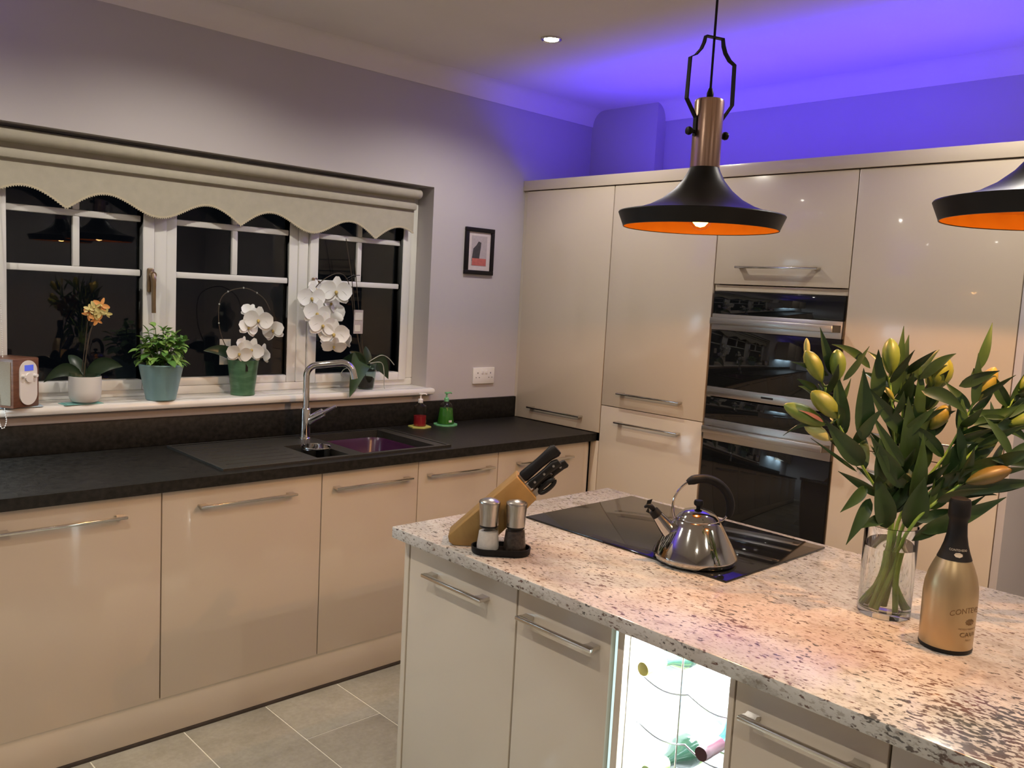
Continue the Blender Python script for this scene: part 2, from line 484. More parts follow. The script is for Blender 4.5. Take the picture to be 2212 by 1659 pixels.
# ------------------------------------------------------------------ window
win = struct('window_1')
WY = .13
GZ0, GZ1 = 1.158, 2.0
f = B()
f.box(WX0, WX1, WY - .01, WY + .07, 1.09, 1.125, .004)
f.box(WX0, WX1, WY - .01, WY + .07, 2.03, WZ1, .004)
f.box(WX0, WX0 + .045, WY - .01, WY + .07, 1.125, 2.03, .004); f.box(WX1 - .045, WX1, WY - .01, WY + .07, 1.125, 2.03, .004)
for a, c in ((-1.897, -1.848), (-1.258, -1.210)): f.box(a, c, WY - .01, WY + .07, 1.125, 2.03, .004)
obj('window_frame', f, 'white_upvc', win)
sb = B().box(WX0 - .035, WX1 + .03, -.045, 0, 1.056, 1.09, .014).box(WX0, WX1, -.02, WY, 1.060, 1.09, .002)
obj('sill_board', sb, 'sill_white', win)
for (a, c, opens) in ((-2.462, -1.900, True), (-1.848, -1.258, False), (-1.208, -.652, True)):
    fw = .044
    yo = WY - .022 if opens else WY - .004
    sh = B()
    sh.box(a, a + fw, yo, WY + .05, 1.118, 2.036, .005).box(c - fw, c, yo, WY + .05, 1.118, 2.036, .005)
    sh.box(a + fw, c - fw, yo, WY + .05, 1.118, GZ0, .005).box(a + fw, c - fw, yo, WY + .05, 2.036 - fw, 2.036, .005)
    so = obj('sash', sh, 'white_upvc', win)
    ga, gc = a + fw, c - fw
    mid = (ga + gc) / 2; bw = .0125
    z1, z2, zt_ = 1.579, 1.790, 2.036 - fw
    br = [B().box(ga, gc, WY + .004, WY + .034, z1 - bw, z1 + bw, .004), B().box(ga, gc, WY + .004, WY + .034, z2 - bw, z2 + bw, .004),
          B().box(mid - bw, mid + bw, WY + .004, WY + .034, z1 + bw, z2 - bw, .004), B().box(mid - bw, mid + bw, WY + .004, WY + .034, z2 + bw, zt_, .004)]
    for q in br: obj('glazing_bar', q, 'white_upvc', so)
    gy0, gy1 = WY + .018, WY + .022
    for (px0, px1, pz0, pz1) in ((ga, gc, GZ0, z1 - bw), (ga, mid - bw, z1 + bw, z2 - bw), (mid + bw, gc, z1 + bw, z2 - bw), (ga, mid - bw, z2 + bw, zt_), (mid + bw, gc, z2 + bw, zt_)):
        obj('pane', B().box(px0 - .003, px1 + .003, gy0, gy1, pz0 - .003, pz1 + .003), 'window_glass', so, 0)
for hx in (-1.918, -1.186):
    hb = B().box(hx - .013, hx + .013, WY - .036, WY - .022, 1.505, 1.60, .005)
    hb.lathe([(0, 0), (.012, 0), (.012, .02), (.009, .026), (0, .026)], 14, (hx, WY - .062, 1.575), 'y')
    hb.tube(smooth_pts([(hx, WY - .052, 1.578), (hx + .001, WY - .060, 1.545), (hx + .004, WY - .052, 1.49), (hx + .006, WY - .05, 1.425)], 4), [.011] * 4 + [.009] * 5 + [.0085] * 4, 10)
    ho = obj('window_handle', hb, 'bronze', win); ho['label'] = 'bronze lever handle'

# ------------------------------------------------------------------ roller blind
blind = thing('roller_blind', 'cream roller blind with scalloped braided edge over the window', 'blind', (0, .06, 0))
BX0, BX1 = -2.505, -.652
obj('roller', B().lathe([(0, BX0), (.020, BX0), (.024, BX0 + .006), (.024, BX1 - .006), (.020, BX1), (0, BX1)], 24, (0, -.012, 2.029), 'x'), 'blind_fabric', blind)
pb = B().box(BX0, BX1 - .012, -.012, .010, 1.951, 1.985, .010)
obj('batten', pb, 'blind_fabric', blind)
def scallop(xx):
    tt = (xx + 2.234) % .672
    if tt > .336: tt = .672 - tt
    q = math.sin(PI / 2 * tt / .14) if tt < .14 else .5 * (1 + math.cos(PI * (tt - .14) / .196))
    return 1.797 + .067 * q
N = 220
vs, fs = [], []
xs = [BX0 + (BX1 - .018 - BX0) * k / N for k in range(N + 1)]
for y in (.008, .0095):
    for xx in xs: vs.append((xx, y, 2.02 if y > .0085 else 2.02))
    for xx in xs: vs.append((xx, y, scallop(xx)))
n1 = N + 1
for k in range(N):
    fs.append((k, k + 1, n1 + k + 1, n1 + k)); fs.append((2 * n1 + k, 3 * n1 + k, 3 * n1 + k + 1, 2 * n1 + k + 1))
    fs.append((n1 + k, n1 + k + 1, 3 * n1 + k + 1, 3 * n1 + k)); fs.append((k, 2 * n1 + k, 2 * n1 + k + 1, k + 1))
fab = obj('fabric', B().add(vs, fs), 'blind_fabric', blind)
tb = B().strip([(xx, .0070, scallop(xx) + .003) for xx in xs], .0018, .007, (0, 1, 0))
for k in range(0, N, 1): 
    xx = xs[k]; tb.box(xx - .0020, xx + .0020, .0058, .0085, scallop(xx) - .0040, scallop(xx) + .001)
obj('braid_trim', tb, 'blind_trim', fab)
cb = B()
cpts = smooth_pts([(-2.478, -.02, 2.0), (-2.470, -.085, 1.5), (-2.466, -.11, 1.12), (-2.460, -.112, 1.05), (-2.471, -.112, 1.022), (-2.482, -.112, 1.05), (-2.486, -.105, 1.15), (-2.49, -.05, 1.6), (-2.488, -.02, 2.0)], 14)
cb.tube(cpts, .0008, 5)
acc = 0
for a, c in zip(cpts, cpts[1:]):
    L = (c - a).length; q = acc
    while q < L:
        p = a + (c - a) * (q / L); cb.lathe([(0, -.0026), (.0022, -.0012), (.0022, .0012), (0, .0026)], 6, p); q += .0075
    acc = q - L
obj('bead_chain', cb, 'white_plastic', blind)

# ------------------------------------------------------------------ handles and cabinets
def handle_mesh(L):
    """bow handle along local x, standing off towards local -y"""
    b = B().box(-L / 2, L / 2, -.036, -.024, -.0045, .0045, .002)
    for s in (-1, 1):
        xe = s * L / 2
        poly = [(xe, -.034), (xe - s * .034, -.034), (xe - s * .028, -.012), (xe - s * .030, 0), (xe - s * .002, 0), (xe - s * .004, -.012)]
        b.prism(poly, -.0042, .0042, 'z')
    return mesh('handle', b, 'handle_chrome', 35)
HM = {}
def handle(parent, L, loc, rz):
    if L not in HM: HM[L] = handle_mesh(L)
    o = obj('handle', HM[L], None, parent, loc=loc, rot=(0, 0, rz)); o['label'] = 'chrome bow handle'
    return o
def door_box(w, h, t=.02): return B().box(-w / 2, w / 2, -t, 0, 0, h, .0022)
def panel_carcass(w, d, z0, z1, t=.018):
    """open-topped carcass; front at y=0, going back to y=d"""
    b = B().box(-w / 2, -w / 2 + t, 0, d, z0, z1).box(w / 2 - t, w / 2, 0, d, z0, z1)
    return b.box(-w / 2 + t, w / 2 - t, 0, d, z0, z0 + t).box(-w / 2 + t, w / 2 - t, d - .008, d, z0 + t, z1)
ZB, ZT = .15, .868
GAP = .0018
def base_unit(name, x0, x1, label, group, hl=.362, hz=.805, top=.868):
    w = x1 - x0
    t_ = thing(name, label, 'cabinet', ((x0 + x1) / 2, -.5795 + .02, 0), 0, group)
    obj('carcass', panel_carcass(w - .001, .53, ZB, top), 'cream_carcass', t_, 0)
    d = obj('door', door_box(w - 2 * GAP, ZT - ZB - .004), 'cream_gloss', t_, loc=(0, 0, ZB + .001))
    handle(d, hl, (0, -.02, hz - ZB - .001), 0)
    return t_
GB = 'gloss base cabinets under the black worktop'
base_unit('base_cabinet', -3.93, -3.333, 'gloss cream base cabinet at the far end under the lit wall cupboards', GB)
base_unit('base_cabinet', -3.332, -2.731, 'gloss cream base cabinet just beyond the left end of the window', GB)
base_unit('base_cabinet', -2.730, -2.130, 'leftmost gloss cream base cabinet, its door cut by the picture edge', GB)
base_unit('base_cabinet', -2.130, -1.5285, 'wide gloss cream base cabinet under the draining board', GB, top=.70)
base_unit('base_cabinet', -1.5285, -1.0745, 'narrower gloss cream base cabinet directly below the sink bowls', GB, top=.70)
base_unit('base_cabinet', -1.0745, -.627, 'gloss cream base cabinet next to the corner cabinet, below the soap bottles', GB, top=.70)
base_unit('base_cabinet', -.627, -.045, 'corner gloss cream base cabinet behind the knife block handles', GB)
tag(obj('filler_post', B().box(-.043, .0185, -.5745, -.5545, .15, .871, .002).box(-.001, .0185, -.6262, -.5745, .15, .871, .002), 'cream_gloss'), 'narrow cream filler strip in the corner between base and tall cabinets', 'filler')
tag(obj('plinth_board', B().box(-3.93, .04, -.566, -.55, .014, .148, .001), 'cream_gloss'), 'long cream plinth board running below the base cabinets', 'plinth')
tag(obj('plinth_gap_shade', B().box(-3.93, .04, -.568, -.549, .0, .0135, .001), 'shadow_gap'), 'dark strip standing in for the shaded gap between floor and cream plinth', 'gap shade')  # shade of the floor gap painted as a dark strip

# worktop with sink opening
wt = B()
ox0, ox1, oy0, oy1 = -1.535, -.945, -.545, -.095
for (a, c, d, e) in ((-3.95, ox0, -.612, 0), (ox1, -.0005, -.612, 0), (ox0, ox1, -.612, oy0), (ox0, ox1, oy1, 0)):
    wt.box(a, c, d, e, .872, .910)
tag(obj('worktop', wt, 'worktop_black', None, 0), 'long black worktop running under the window', 'worktop')
tag(obj('upstand', B().box(-3.95, -.0005, -.020, -.0005, .9105, 1.021, .002), 'worktop_black'), 'black upstand along the wall between worktop and window sill', 'upstand')

# sink
sink = thing('inset_sink', 'black composite sink with drainer set into the worktop', 'sink', (0, 0, 0))
def holed(xs_, ys_, holes, z0, z1):
    b = B()
    for a, c in zip(xs_, xs_[1:]):
        for d, e in zip(ys_, ys_[1:]):
            mx_, my_ = (a + c) / 2, (d + e) / 2
            if any(h[0] < mx_ < h[1] and h[2] < my_ < h[3] for h in holes): continue
            b.box(a, c, d, e, z0, z1)
    return b
hA = (-1.525, -1.385, -.535, -.27); hB = (-1.318, -.958, -.535, -.105)
obj('rim', holed([-1.915, -1.525, -1.385, -1.318, -.958, -.895], [-.568, -.535, -.27, -.105, -.072], [hA, hB], .9102, .9165), 'sink_composite', sink, 0)
rb = B()
for (a, c, d, e) in ((-1.915, -.895, -.568, -.556), (-1.915, -.895, -.084, -.072), (-1.915, -1.903, -.556, -.084), (-.907, -.895, -.556, -.084)):
    rb.box(a, c, d, e, .9165, .9195, .001)
obj('raised_edge', rb, 'sink_composite', sink)
for nm, hh, dep in (('small_bowl', hA, .80), ('main_bowl', hB, .735)):
    a, c, d, e = hh
    b = B().box(a - .006, a, d - .006, e + .006, dep, .9105).box(c, c + .006, d - .006, e + .006, dep, .9105).box(a, c, d - .006, d, dep, .9105).box(a, c, e, e + .006, dep, .9105).box(a - .006, c + .006, d - .006, e + .006, dep - .006, dep)
    obj(nm, b, 'sink_composite', sink, 0)
for k in range(7):
    y = -.49 + k * .058
    obj('drainer_rib', B().box(-1.87, -1.57, y - .003, y + .003, .9165, .9177, .0005), 'sink_composite', sink)
# washing-up bowl
wbn = B()
def rrect(x0, x1, y0, y1, r, n=5):
    p = []
    for cx_, cy_, a0 in ((x1 - r, y1 - r, 0), (x0 + r, y1 - r, PI / 2), (x0 + r, y0 + r, PI), (x1 - r, y0 + r, 1.5 * PI)):
        for k in range(n + 1): a = a0 + PI / 2 * k / n; p.append((cx_ + r * math.cos(a), cy_ + r * math.sin(a)))
    return p
loops = [(.030, .742), (.012, .80), (.004, .885), (-.008, .888), (-.008, .893), (.004, .896), (.010, .88), (.020, .80), (.036, .750)]
vs, fs = [], []
for ins, z in loops:
    vs += [(px, py, z) for px, py in rrect(-1.300 + ins, -.985 - ins, -.512 + ins, -.150 - ins, .06)]
n = len(rrect(0, 1, 0, 1, .1))
for i in range(len(loops) - 1):
    for k in range(n): fs.append((i * n + k, i * n + (k + 1) % n, (i + 1) * n + (k + 1) % n, (i + 1) * n + k))
fs.append(tuple(range(n - 1, -1, -1))); fs.append(tuple((len(loops) - 1) * n + k for k in range(n)))
tag(obj('washing_up_bowl', B().add(vs, fs), 'purple_plastic'), 'dark purple plastic washing-up bowl inside the main sink', 'bowl')
# chrome strainer cup
tag(obj('strainer_cup', B().lathe([(.0, .802), (.040, .802), (.052, .82), (.0575, .927), (.060, .930), (.0595, .933), (.0555, .931), (.050, .826), (.038, .808), (0, .808)], 36, (-1.452, -.398, 0)), 'chrome'), 'round chrome strainer cup standing in the small sink bowl', 'strainer')
# tap
tp = thing('kitchen_tap', 'tall chrome single-lever tap with squared swan neck behind the sink', 'tap', (-1.362, -.155, .9165), -.55)
obj('body', B().lathe([(0, 0), (.026, 0), (.026, .004), (.0225, .008), (.0225, .128), (.020, .131), (0, .131)], 28), 'chrome', tp)
sp = [(0, 0, .128), (0, 0, .268)]
for k in range(1, 9):
    a = PI / 2 * k / 8; sp.append((.048 * (1 - math.cos(a)), 0, .268 + .048 * math.sin(a)))
sp.append((.145, 0, .329))
for k in range(1, 9):
    a = math.radians(82) * k / 8; sp.append((.145 + .05 * math.sin(a), 0, .329 - .05 * (1 - math.cos(a))))
sp.append((.200, 0, .262))
obj('spout', B().tube(sp, .0138, 20), 'chrome', tp)
lv = obj('lever', B().tube([(.010, 0, .068), (.026, -.004, .086), (.074, -.014, .116)], [.016, .0195, .018], 18), 'chrome', tp)
obj('lever_pin', B().tube([(.070, -.013, .114), (.125, -.024, .146)], [.0085, .0065], 12), 'handle_chrome', lv)
# soap bottles and coasters
def hexcoaster(c, r, rz, mat, label, nm='coaster', n=6, sy=.62):
    b = B().prism([(r * math.cos(2 * PI * k / n), r * math.sin(2 * PI * k / n)) for k in range(n)], 0, .006, 'z')
    o = obj(nm, b, mat, None, 30, loc=(c[0], c[1], .9103), rot=(0, 0, rz)); tag(o, label, 'coaster', 'coasters under the soap bottles'); return o
hexcoaster((-.704, -.092), .056, .3, 'coaster_yellow', 'small yellow-green coaster under the pink soap bottle')
hexcoaster((-.542, -.090), .060, .1, 'coaster_green', 'small bright green coaster under the green soap bottle', n=12)
def pump(parent, z, mat, r=.012):
    obj('pump_collar', B().lathe([(0, z), (r, z), (r, z + .016), (r * .8, z + .019), (0, z + .019)], 18), mat, parent)
    pn = obj('pump_nozzle', B().lathe([(0, z + .019), (.0045, z + .019), (.0045, z + .036), (.0105, z + .040), (.0105, z + .046), (0, z + .048)], 16), mat, parent)
    obj('spout_tip', B().tube([(.006, 0, z + .043), (.022, 0, z + .0435), (.028, 0, z + .039)], [.0045, .0038, .003], 8), mat, pn)
s1 = thing('soap_dispenser', 'clear pump bottle half full of pink-red soap near the window sill end', 'soap bottle', (-.704, -.092, .9165), -.6)
obj('bottle', B().lathe([(0, 0), (.030, 0), (.032, .004), (.032, .088), (.029, .098), (.016, .106), (.012, .112), (.012, .118), (0, .118)], 24), 'soap_plastic', s1)
obj('soap', B().lathe([(0, .002), (.0295, .002), (.0305, .006), (.0305, .050), (0, .050)], 24), 'soap_red', s1)
pump(s1, .113, 'white_plastic')
s2 = thing('soap_dispenser', 'tapered pump bottle of green soap with green pump head', 'soap bottle', (-.542, -.090, .9165), -.2)
obj('bottle', B().lathe([(0, 0), (.042, 0), (.0435, .005), (.036, .06), (.033, .082), (.027, .098), (.015, .108), (.013, .116), (0, .116)], 24), 'soap_plastic', s2)
obj('soap', B().lathe([(0, .002), (.040, .002), (.0415, .006), (.0345, .06), (.032, .078), (0, .078)], 24), 'soap_green', s2)
pump(s2, .111, 'coaster_green')
obj('label_print', B().box(-.004, .012, -.0422, -.0400, .012, .022), 'card', s2)

# ------------------------------------------------------------------ tall cabinets
# local frame of every front: x along the run (world -y), y into the cabinet (world +x)
RZT = -PI / 2
def tall_unit(label, y0, y1, z0, z1, doors, name='tall_cabinet', body=True):
    w = y0 - y1
    t_ = thing(name, label, 'cabinet', (.02, (y0 + y1) / 2, 0), RZT, 'tall gloss cabinets along the right wall')
    if body:
        b = B().box(-w / 2, -w / 2 + .018, 0, .55, z0, z1).box(w / 2 - .018, w / 2, 0, .55, z0, z1).box(-w / 2 + .018, w / 2 - .018, 0, .55, z0, z0 + .018).box(-w / 2 + .018, w / 2 - .018, 0, .55, z1 - .018, z1).box(-w / 2 + .018, w / 2 - .018, .542, .55, z0 + .018, z1 - .018)
        obj('carcass', b, 'cream_carcass', t_, 0)
    for (a, c, hz, hl) in doors:
        d = obj('door', door_box(w - 2 * GAP, c - a - .003), 'cream_gloss', t_, loc=(0, 0, a + .0015))
        if hz: handle(d, hl, (0, -.02, hz - a - .0015), 0)
    return t_
ZTOP = 2.118
tall_unit('tall gloss cream cabinet in the corner, its single door standing on the worktop', -.025, -.626, .9105, ZTOP, [(.9115, ZTOP, .979, .375)], 'tall_cabinet')
tall_unit('tall gloss cream cabinet with two doors meeting at hip height, left of the ovens', -.6275, -1.2215, .15, ZTOP, [(1.054, ZTOP, 1.126, .365), (.15, 1.054, .985, .37)])
oh = tall_unit('oven housing cabinet with short upper door above the two built-in ovens', -1.2225, -1.830, .15, ZTOP, [(1.664, ZTOP, 1.738, .372), (.15, .572, .50, .372)])
hw = .3035
obj('oven_shelf', B().box(-hw + .019, hw - .019, .010, .50, 1.638, 1.656), 'cream_carcass', oh, 0)
obj('oven_shelf', B().box(-hw + .019, hw - .019, .012, .50, .560, .576), 'cream_carcass', oh, 0)
obj('infill_rail', B().box(-hw + .003, hw - .003, -.009, .008, 1.6365, 1.6618, .001), 'cream_gloss', oh)
tall_unit('tall gloss cream larder cabinet right of the ovens, behind the lilies', -1.831, -2.430, .15, ZTOP, [(1.054, ZTOP, 1.126, .365), (.15, 1.054, .985, .37)])
tag(obj('end_panel', B().box(.0, .575, -2.456, -2.4315, 0, ZTOP, .0015), 'wall_paint'), 'tall end panel closing the run of tall cabinets at the right', 'panel')  # cream panel given the grey wall colour to paint in its shaded side
tag(obj('cornice_board', B().box(-.008, .014, -2.458, -.002, 2.1195, 2.1715, .002).box(.014, .575, -2.458, -2.438, 2.122, 2.1715, .003), 'cream_gloss'), 'cream board along the top of the tall cabinets', 'cornice')
tag(obj('added_light_seal', B().box(.0145, .575, -2.437, -.002, 2.1202, 2.1225), 'cream_carcass', None, 0), 'unseen thin board added over the tall cabinets to stop LED light leaking', 'board')  # added out of sight to block LED light leaking below the cornice
tag(obj('corner_post', B().box(.006, .575, -.0235, -.0008, .9115, 2.119), 'cream_carcass', None, 0), 'shaded filler strip between the wall and the corner tall cabinet', 'filler')
tag(obj('plinth_board', B().box(.05, .066, -2.43, -.62, .002, .148, .001), 'cream_gloss'), 'cream plinth board below the tall cabinets and ovens', 'plinth')

# ovens
def oven(label, zb, zt_, ctrl, strip0, strip1, hz, low):
    """local x along the run, y into the wall; z values are absolute"""
    o = thing('built_in_oven', label, 'oven', (.0, (-1.2225 - 1.830) / 2, 0), RZT, 'ovens in the tall housing')
    w = .2955
    obj('cavity', B().box(-w + .018, w - .018, .022, .50, zb + .012, zt_ - .012), 'matt_black', o, 0)
    cpn = obj('control_panel', B().box(-w, w, -.002, .02, ctrl, zt_, .0015), 'oven_glass', o)
    obj('display', B().box(-.035, .035, -.0026, -.002, ctrl + .038, ctrl + .058), 'matt_black', cpn, 0)
    obj('steel_rail', B().box(-w, w, -.004, .02, strip0, strip1, .001), 'brushed_steel', o)
    dz0 = (low + .042) if low else zb
    obj('door_glass', B().box(-w, w, -.002, .02, dz0, strip0 - .001, .0015), 'oven_glass', o)
    if low:
        ls = obj('lower_rail', B().box(-w, w, -.003, .02, zb, dz0 - .001, .001), 'brushed_steel', o)
        obj('maker_mark', B().box(-.028, .028, -.0036, -.003, zb + .018, zb + .026), 'matt_black', ls, 0)
    h = obj('handle', B().box(-w + .018, w - .018, -.050, -.038, hz - .0145, hz + .0145, .003), 'brushed_steel', o)
    for s in (-1, 1):
        obj('handle_bracket', B().prism([(s * (w - .018), -.038), (s * (w - .030), -.038), (s * (w - .036), -.004), (s * (w - .006), -.004)], hz - .014, hz + .014, 'z'), 'trim_dark_metal', h)
    return o
oven('compact oven at eye level with steel rail and black glass door', 1.178, 1.634, 1.538, 1.468, 1.537, 1.507, 1.178)
oven('full-size oven below the compact one, with large black glass door', .578, 1.172, 1.078, .985, 1.077, 1.035, None)

# ------------------------------------------------------------------ island
IX0, IX1, IY0, IY1 = -1.842, -.924, -1.468, -3.45
tag(obj('island_worktop', B().box(IX0, IX1, IY1, IY0, .888, .92, .003), 'granite'), 'pale speckled granite island worktop', 'worktop')
def island_unit(label, y0, y1, handles=True, hl=.24, name='island_cabinet', hz=.815):
    w = y0 - y1
    t_ = thing(name, label, 'cabinet', (-1.78, (y0 + y1) / 2, 0), RZT, 'gloss cabinets in the island')
    obj('carcass', panel_carcass(w - .001, .50, .15, .884), 'cream_carcass', t_, 0)
    d = obj('door', door_box(w - 2 * GAP, .724), 'cream_gloss', t_, loc=(0, 0, .152))
    handle(d, hl, (0, -.02, hz - .152), 0)
    return t_
tag(obj('island_end_panel', B().box(-1.802, -.955, -1.498, -1.478, 0, .8875, .0015), 'cream_gloss'), 'cream end panel closing the island on the window side', 'panel')
island_unit('island cabinet nearest the window, below the knife block', -1.4995, -1.934)
island_unit('narrow island cabinet between the end cabinet and lit wine rack', -1.9355, -2.232)
island_unit('island cabinet to the right of the lit wine rack', -2.540, -2.8345)
island_unit('island cabinet cut by the bottom edge, furthest right', -2.8355, -3.13)
island_unit('island cabinet beyond the right picture edge', -3.131, -3.43)
tag(obj('island_back_panel', B().box(-1.20, -.955, -3.43, -1.4985, .02, .8875, .001), 'cream_gloss'), 'cream back of the island facing the ovens', 'panel')
tag(obj('plinth_board', B().box(-1.76, -1.744, -3.43, -1.4985, .002, .148, .001), 'cream_gloss'), 'cream plinth board below the island cabinets', 'plinth')
# wine rack
wr = thing('wine_rack', 'brightly lit open wine rack built into the island', 'wine rack', (-1.80, -2.386, 0), RZT)
hwid = .1525
obj('side_panel', B().box(-hwid + .016, -hwid + .034, 0, .52, .15, .884, .001), 'cream_gloss', wr)
obj('side_panel', B().box(hwid - .012, hwid, 0, .52, .15, .884, .001), 'cream_gloss', wr)
obj('glowing_slit', B().box(-hwid + .006, -hwid + .0125, .004, .012, .155, .88, .001), 'slot_glow', wr)  # glow put into the open slit beside the rack; no lamp here
obj('lining', B().box(-hwid + .036, hwid - .013, .50, .51, .15, .884).box(-hwid + .0345, -hwid + .0365, .02, .50, .15, .884).box(hwid - .0145, hwid - .0125, .02, .50, .15, .884).box(-hwid + .036, hwid - .013, .02, .50, .15, .156), 'rack_white', wr, 0)
lp = obj('lamp_bar', B().box(-hwid + .05, hwid - .03, .06, .075, .872, .882, .002), 'led_cool', wr)
light('rack_light', 'AREA', RACK_W, (.86, .96, 1.0), wr, (0, .10, .866), (0, 0, 0), shape='RECTANGLE', size=.2, size_y=.10)
light('rack_light', 'AREA', RACK_W * .6, (.86, .96, 1.0), wr, (0, .40, .866), (0, 0, 0), shape='RECTANGLE', size=.2, size_y=.10)
for zz in (.765, .655, .545, .435, .325):
    for y_ in (.06, .30):
        wv = [(-hwid + .037, y_, zz)]
        for k in range(1, 24):
            q = k / 24; wv.append((-hwid + .037 + (2 * hwid - .05) * q, y_, zz - .016 * abs(math.sin(2 * PI * q))))
        wv.append((hwid - .014, y_, zz))
        obj('wire', B().tube(wv, .0022, 6), 'steel_wire', wr)
for x_ in (-.008,):
    for y_ in (.06, .30): obj('wire', B().tube([(x_, y_, .16), (x_, y_, .875)], .002, 6), 'steel_wire', wr)
def wine_bottle(label, lx, z, glass, caps, y0=.02, lab=False):
    """lies with its neck towards the opening"""
    o = thing('wine_bottle', label, 'bottle', (0, 0, 0), RZT, 'bottles lying in the wine rack')
    o.location = (-1.80 + y0, -2.386 - lx, z)
    obj('glass', B().lathe([(0, .0), (.0135, 0), (.0135, .06), (.016, .085), (.034, .12), (.0375, .14), (.0375, .285), (.034, .292), (0, .288)], 28, (0, 0, 0), 'y'), glass, o)
    obj('capsule', B().lathe([(0, -.004), (.0145, -.004), (.0155, -.001), (.0155, .018), (.0148, .020), (.0150, .062), (.0137, .064)], 24, (0, 0, 0), 'y'), caps, o)
    if lab: obj('paper_label', B().lathe([(.0378, .15), (.0381, .152), (.0381, .25), (.0378, .252)], 28, (0, 0, 0), 'y'), 'wine_label', o)
wine_bottle('wine bottle with olive cap, top left in the rack', -.085, .795, 'bottle_green_glass', 'capsule_olive', .03, True)
wine_bottle('wine bottle in the top right of the rack, pale blue in the light', .062, .795, 'bottle_blue_glass', 'rack_white', .10)
wine_bottle('wine bottle with maroon capsule, right of the second row', .083, .683, 'bottle_blue_glass', 'capsule_maroon', .015)
wine_bottle('wine bottle with green label, left of the third row', -.070, .560, 'bottle_green_glass', 'wine_label', .05, True)
wine_bottle('wine bottle in the third row on the right', .080, .560, 'bottle_green_glass', 'capsule_olive', .05, True)

# hob
hob = thing('induction_hob', 'black glass induction hob set into the granite', 'hob', (0, 0, 0))
obj('glass', B().box(-1.459, -.964, -2.293, -1.606, .9203, .9255, .0015), 'hob_glass', hob)
obj('control_strip', B().box(-1.452, -1.43, -2.05, -1.85, .9255, .9257), 'matt_black', hob, 0)

# ------------------------------------------------------------------ kettle
kt = thing('whistling_kettle', 'polished steel cone kettle with black arched grip and bird whistle', 'kettle', (-1.381, -2.148, .9258), VIEW)
obj('body', B().lathe([(0, .0), (.098, 0), (.1035, .004), (.1070, .013), (.1060, .019), (.086, .056), (.066, .092), (.0575, .104), (.052, .1075), (.050, .108), (0, .108)], 56), 'kettle_steel', kt, 50)
ld = obj('lid', B().lathe([(.0545, .1065), (.0545, .1095), (.052, .112), (.047, .119), (.035, .1275), (.019, .1325), (.008, .134), (0, .1345)], 44), 'kettle_steel', kt)
obj('lid_knob', B().lathe([(0, .133), (.005, .134), (.006, .139), (.0115, .143), (.0125, .149), (.0105, .155), (0, .157)], 24), 'black_rubber', ld)
spo = obj('spout', B().tube([(-.060, 0, .066), (-.078, 0, .082), (-.103, 0, .110)], [.027, .0205, .0135], 20), 'kettle_steel', kt)
obj('spout_cap', B().tube([(-.1025, 0, .1095), (-.114, 0, .1225)], [.0142, .0125], 16), 'black_rubber', spo)
bird = B().tube(smooth_pts([(-.110, 0, .120), (-.121, 0, .132), (-.130, 0, .1335), (-.138, 0, .129)], 4), [.004, .005, .0062, .007, .007, .0066, .006, .0056, .0052, .0045, .004, .003, .0012], 10)
bird.add([(-.124, 0, .134), (-.118, 0, .152), (-.131, 0, .148), (-.133, 0, .133), (-.124, .006, .134), (-.133, .006, .133)], [(0, 1, 2, 3), (4, 1, 2, 5), (0, 4, 1), (3, 2, 5)])
bird.add([(-.128, 0, .131), (-.122, 0, .113), (-.133, 0, .118), (-.128, -.005, .131)], [(0, 1, 2), (3, 1, 2), (0, 3, 1), (0, 3, 2)])
obj('bird_whistle', bird, 'black_rubber', spo)
R_, hcx, hcz = .0735, .008, .138
def harc(a0, a1, n=18): return [(hcx + R_ * math.cos(math.radians(a0 + (a1 - a0) * k / n)), 0, hcz + R_ * math.sin(math.radians(a0 + (a1 - a0) * k / n))) for k in range(n + 1)]
hd = obj('handle_wire', B().tube([(-.050, 0, .103)] + harc(205, 118), .0030, 10), 'kettle_steel', kt)
obj('handle_wire', B().tube([(.050, 0, .104), (.062, 0, .104), (.0705, 0, .112), (.0762, 0, .121)], .003, 10), 'kettle_steel', kt)
ga = harc(124, -18, 24)
obj('grip', B().tube(ga, [.0065, .0095, .0118, .0120] + [.0112] * 17 + [.0105, .010, .009, .0065], 14), 'black_rubber', hd)

# ------------------------------------------------------------------ knife block, knives
KB = (-1.815, -1.700, .9202)
kb = thing('knife_block', 'slanted pale wooden knife block at the island corner', 'knife block', KB, VIEW)
poly = [(0.004, 0), (.088, 0), (.2115, .134), (.157, .190), (-.014, .024), (-.010, .008)]
bmk = bmesh.new()
pv = [bmk.verts.new((a, 0.0, c)) for a, c in poly]; qv = [bmk.verts.new((a, .088, c)) for a, c in poly]
bmk.faces.new(pv[::-1]); bmk.faces.new(qv)
for i in range(len(poly)): bmk.faces.new((pv[i], pv[(i + 1) % 6], qv[(i + 1) % 6], qv[i]))
bmesh.ops.recalc_face_normals(bmk, faces=bmk.faces)
bmesh.ops.bevel(bmk, geom=list(bmk.edges), offset=.003, segments=2, affect='EDGES', profile=.5)
obj('block', B().bm(bmk), 'block_wood', kb)
KA = math.atan2(.190 - .024, .157 + .014)       # slope of the block
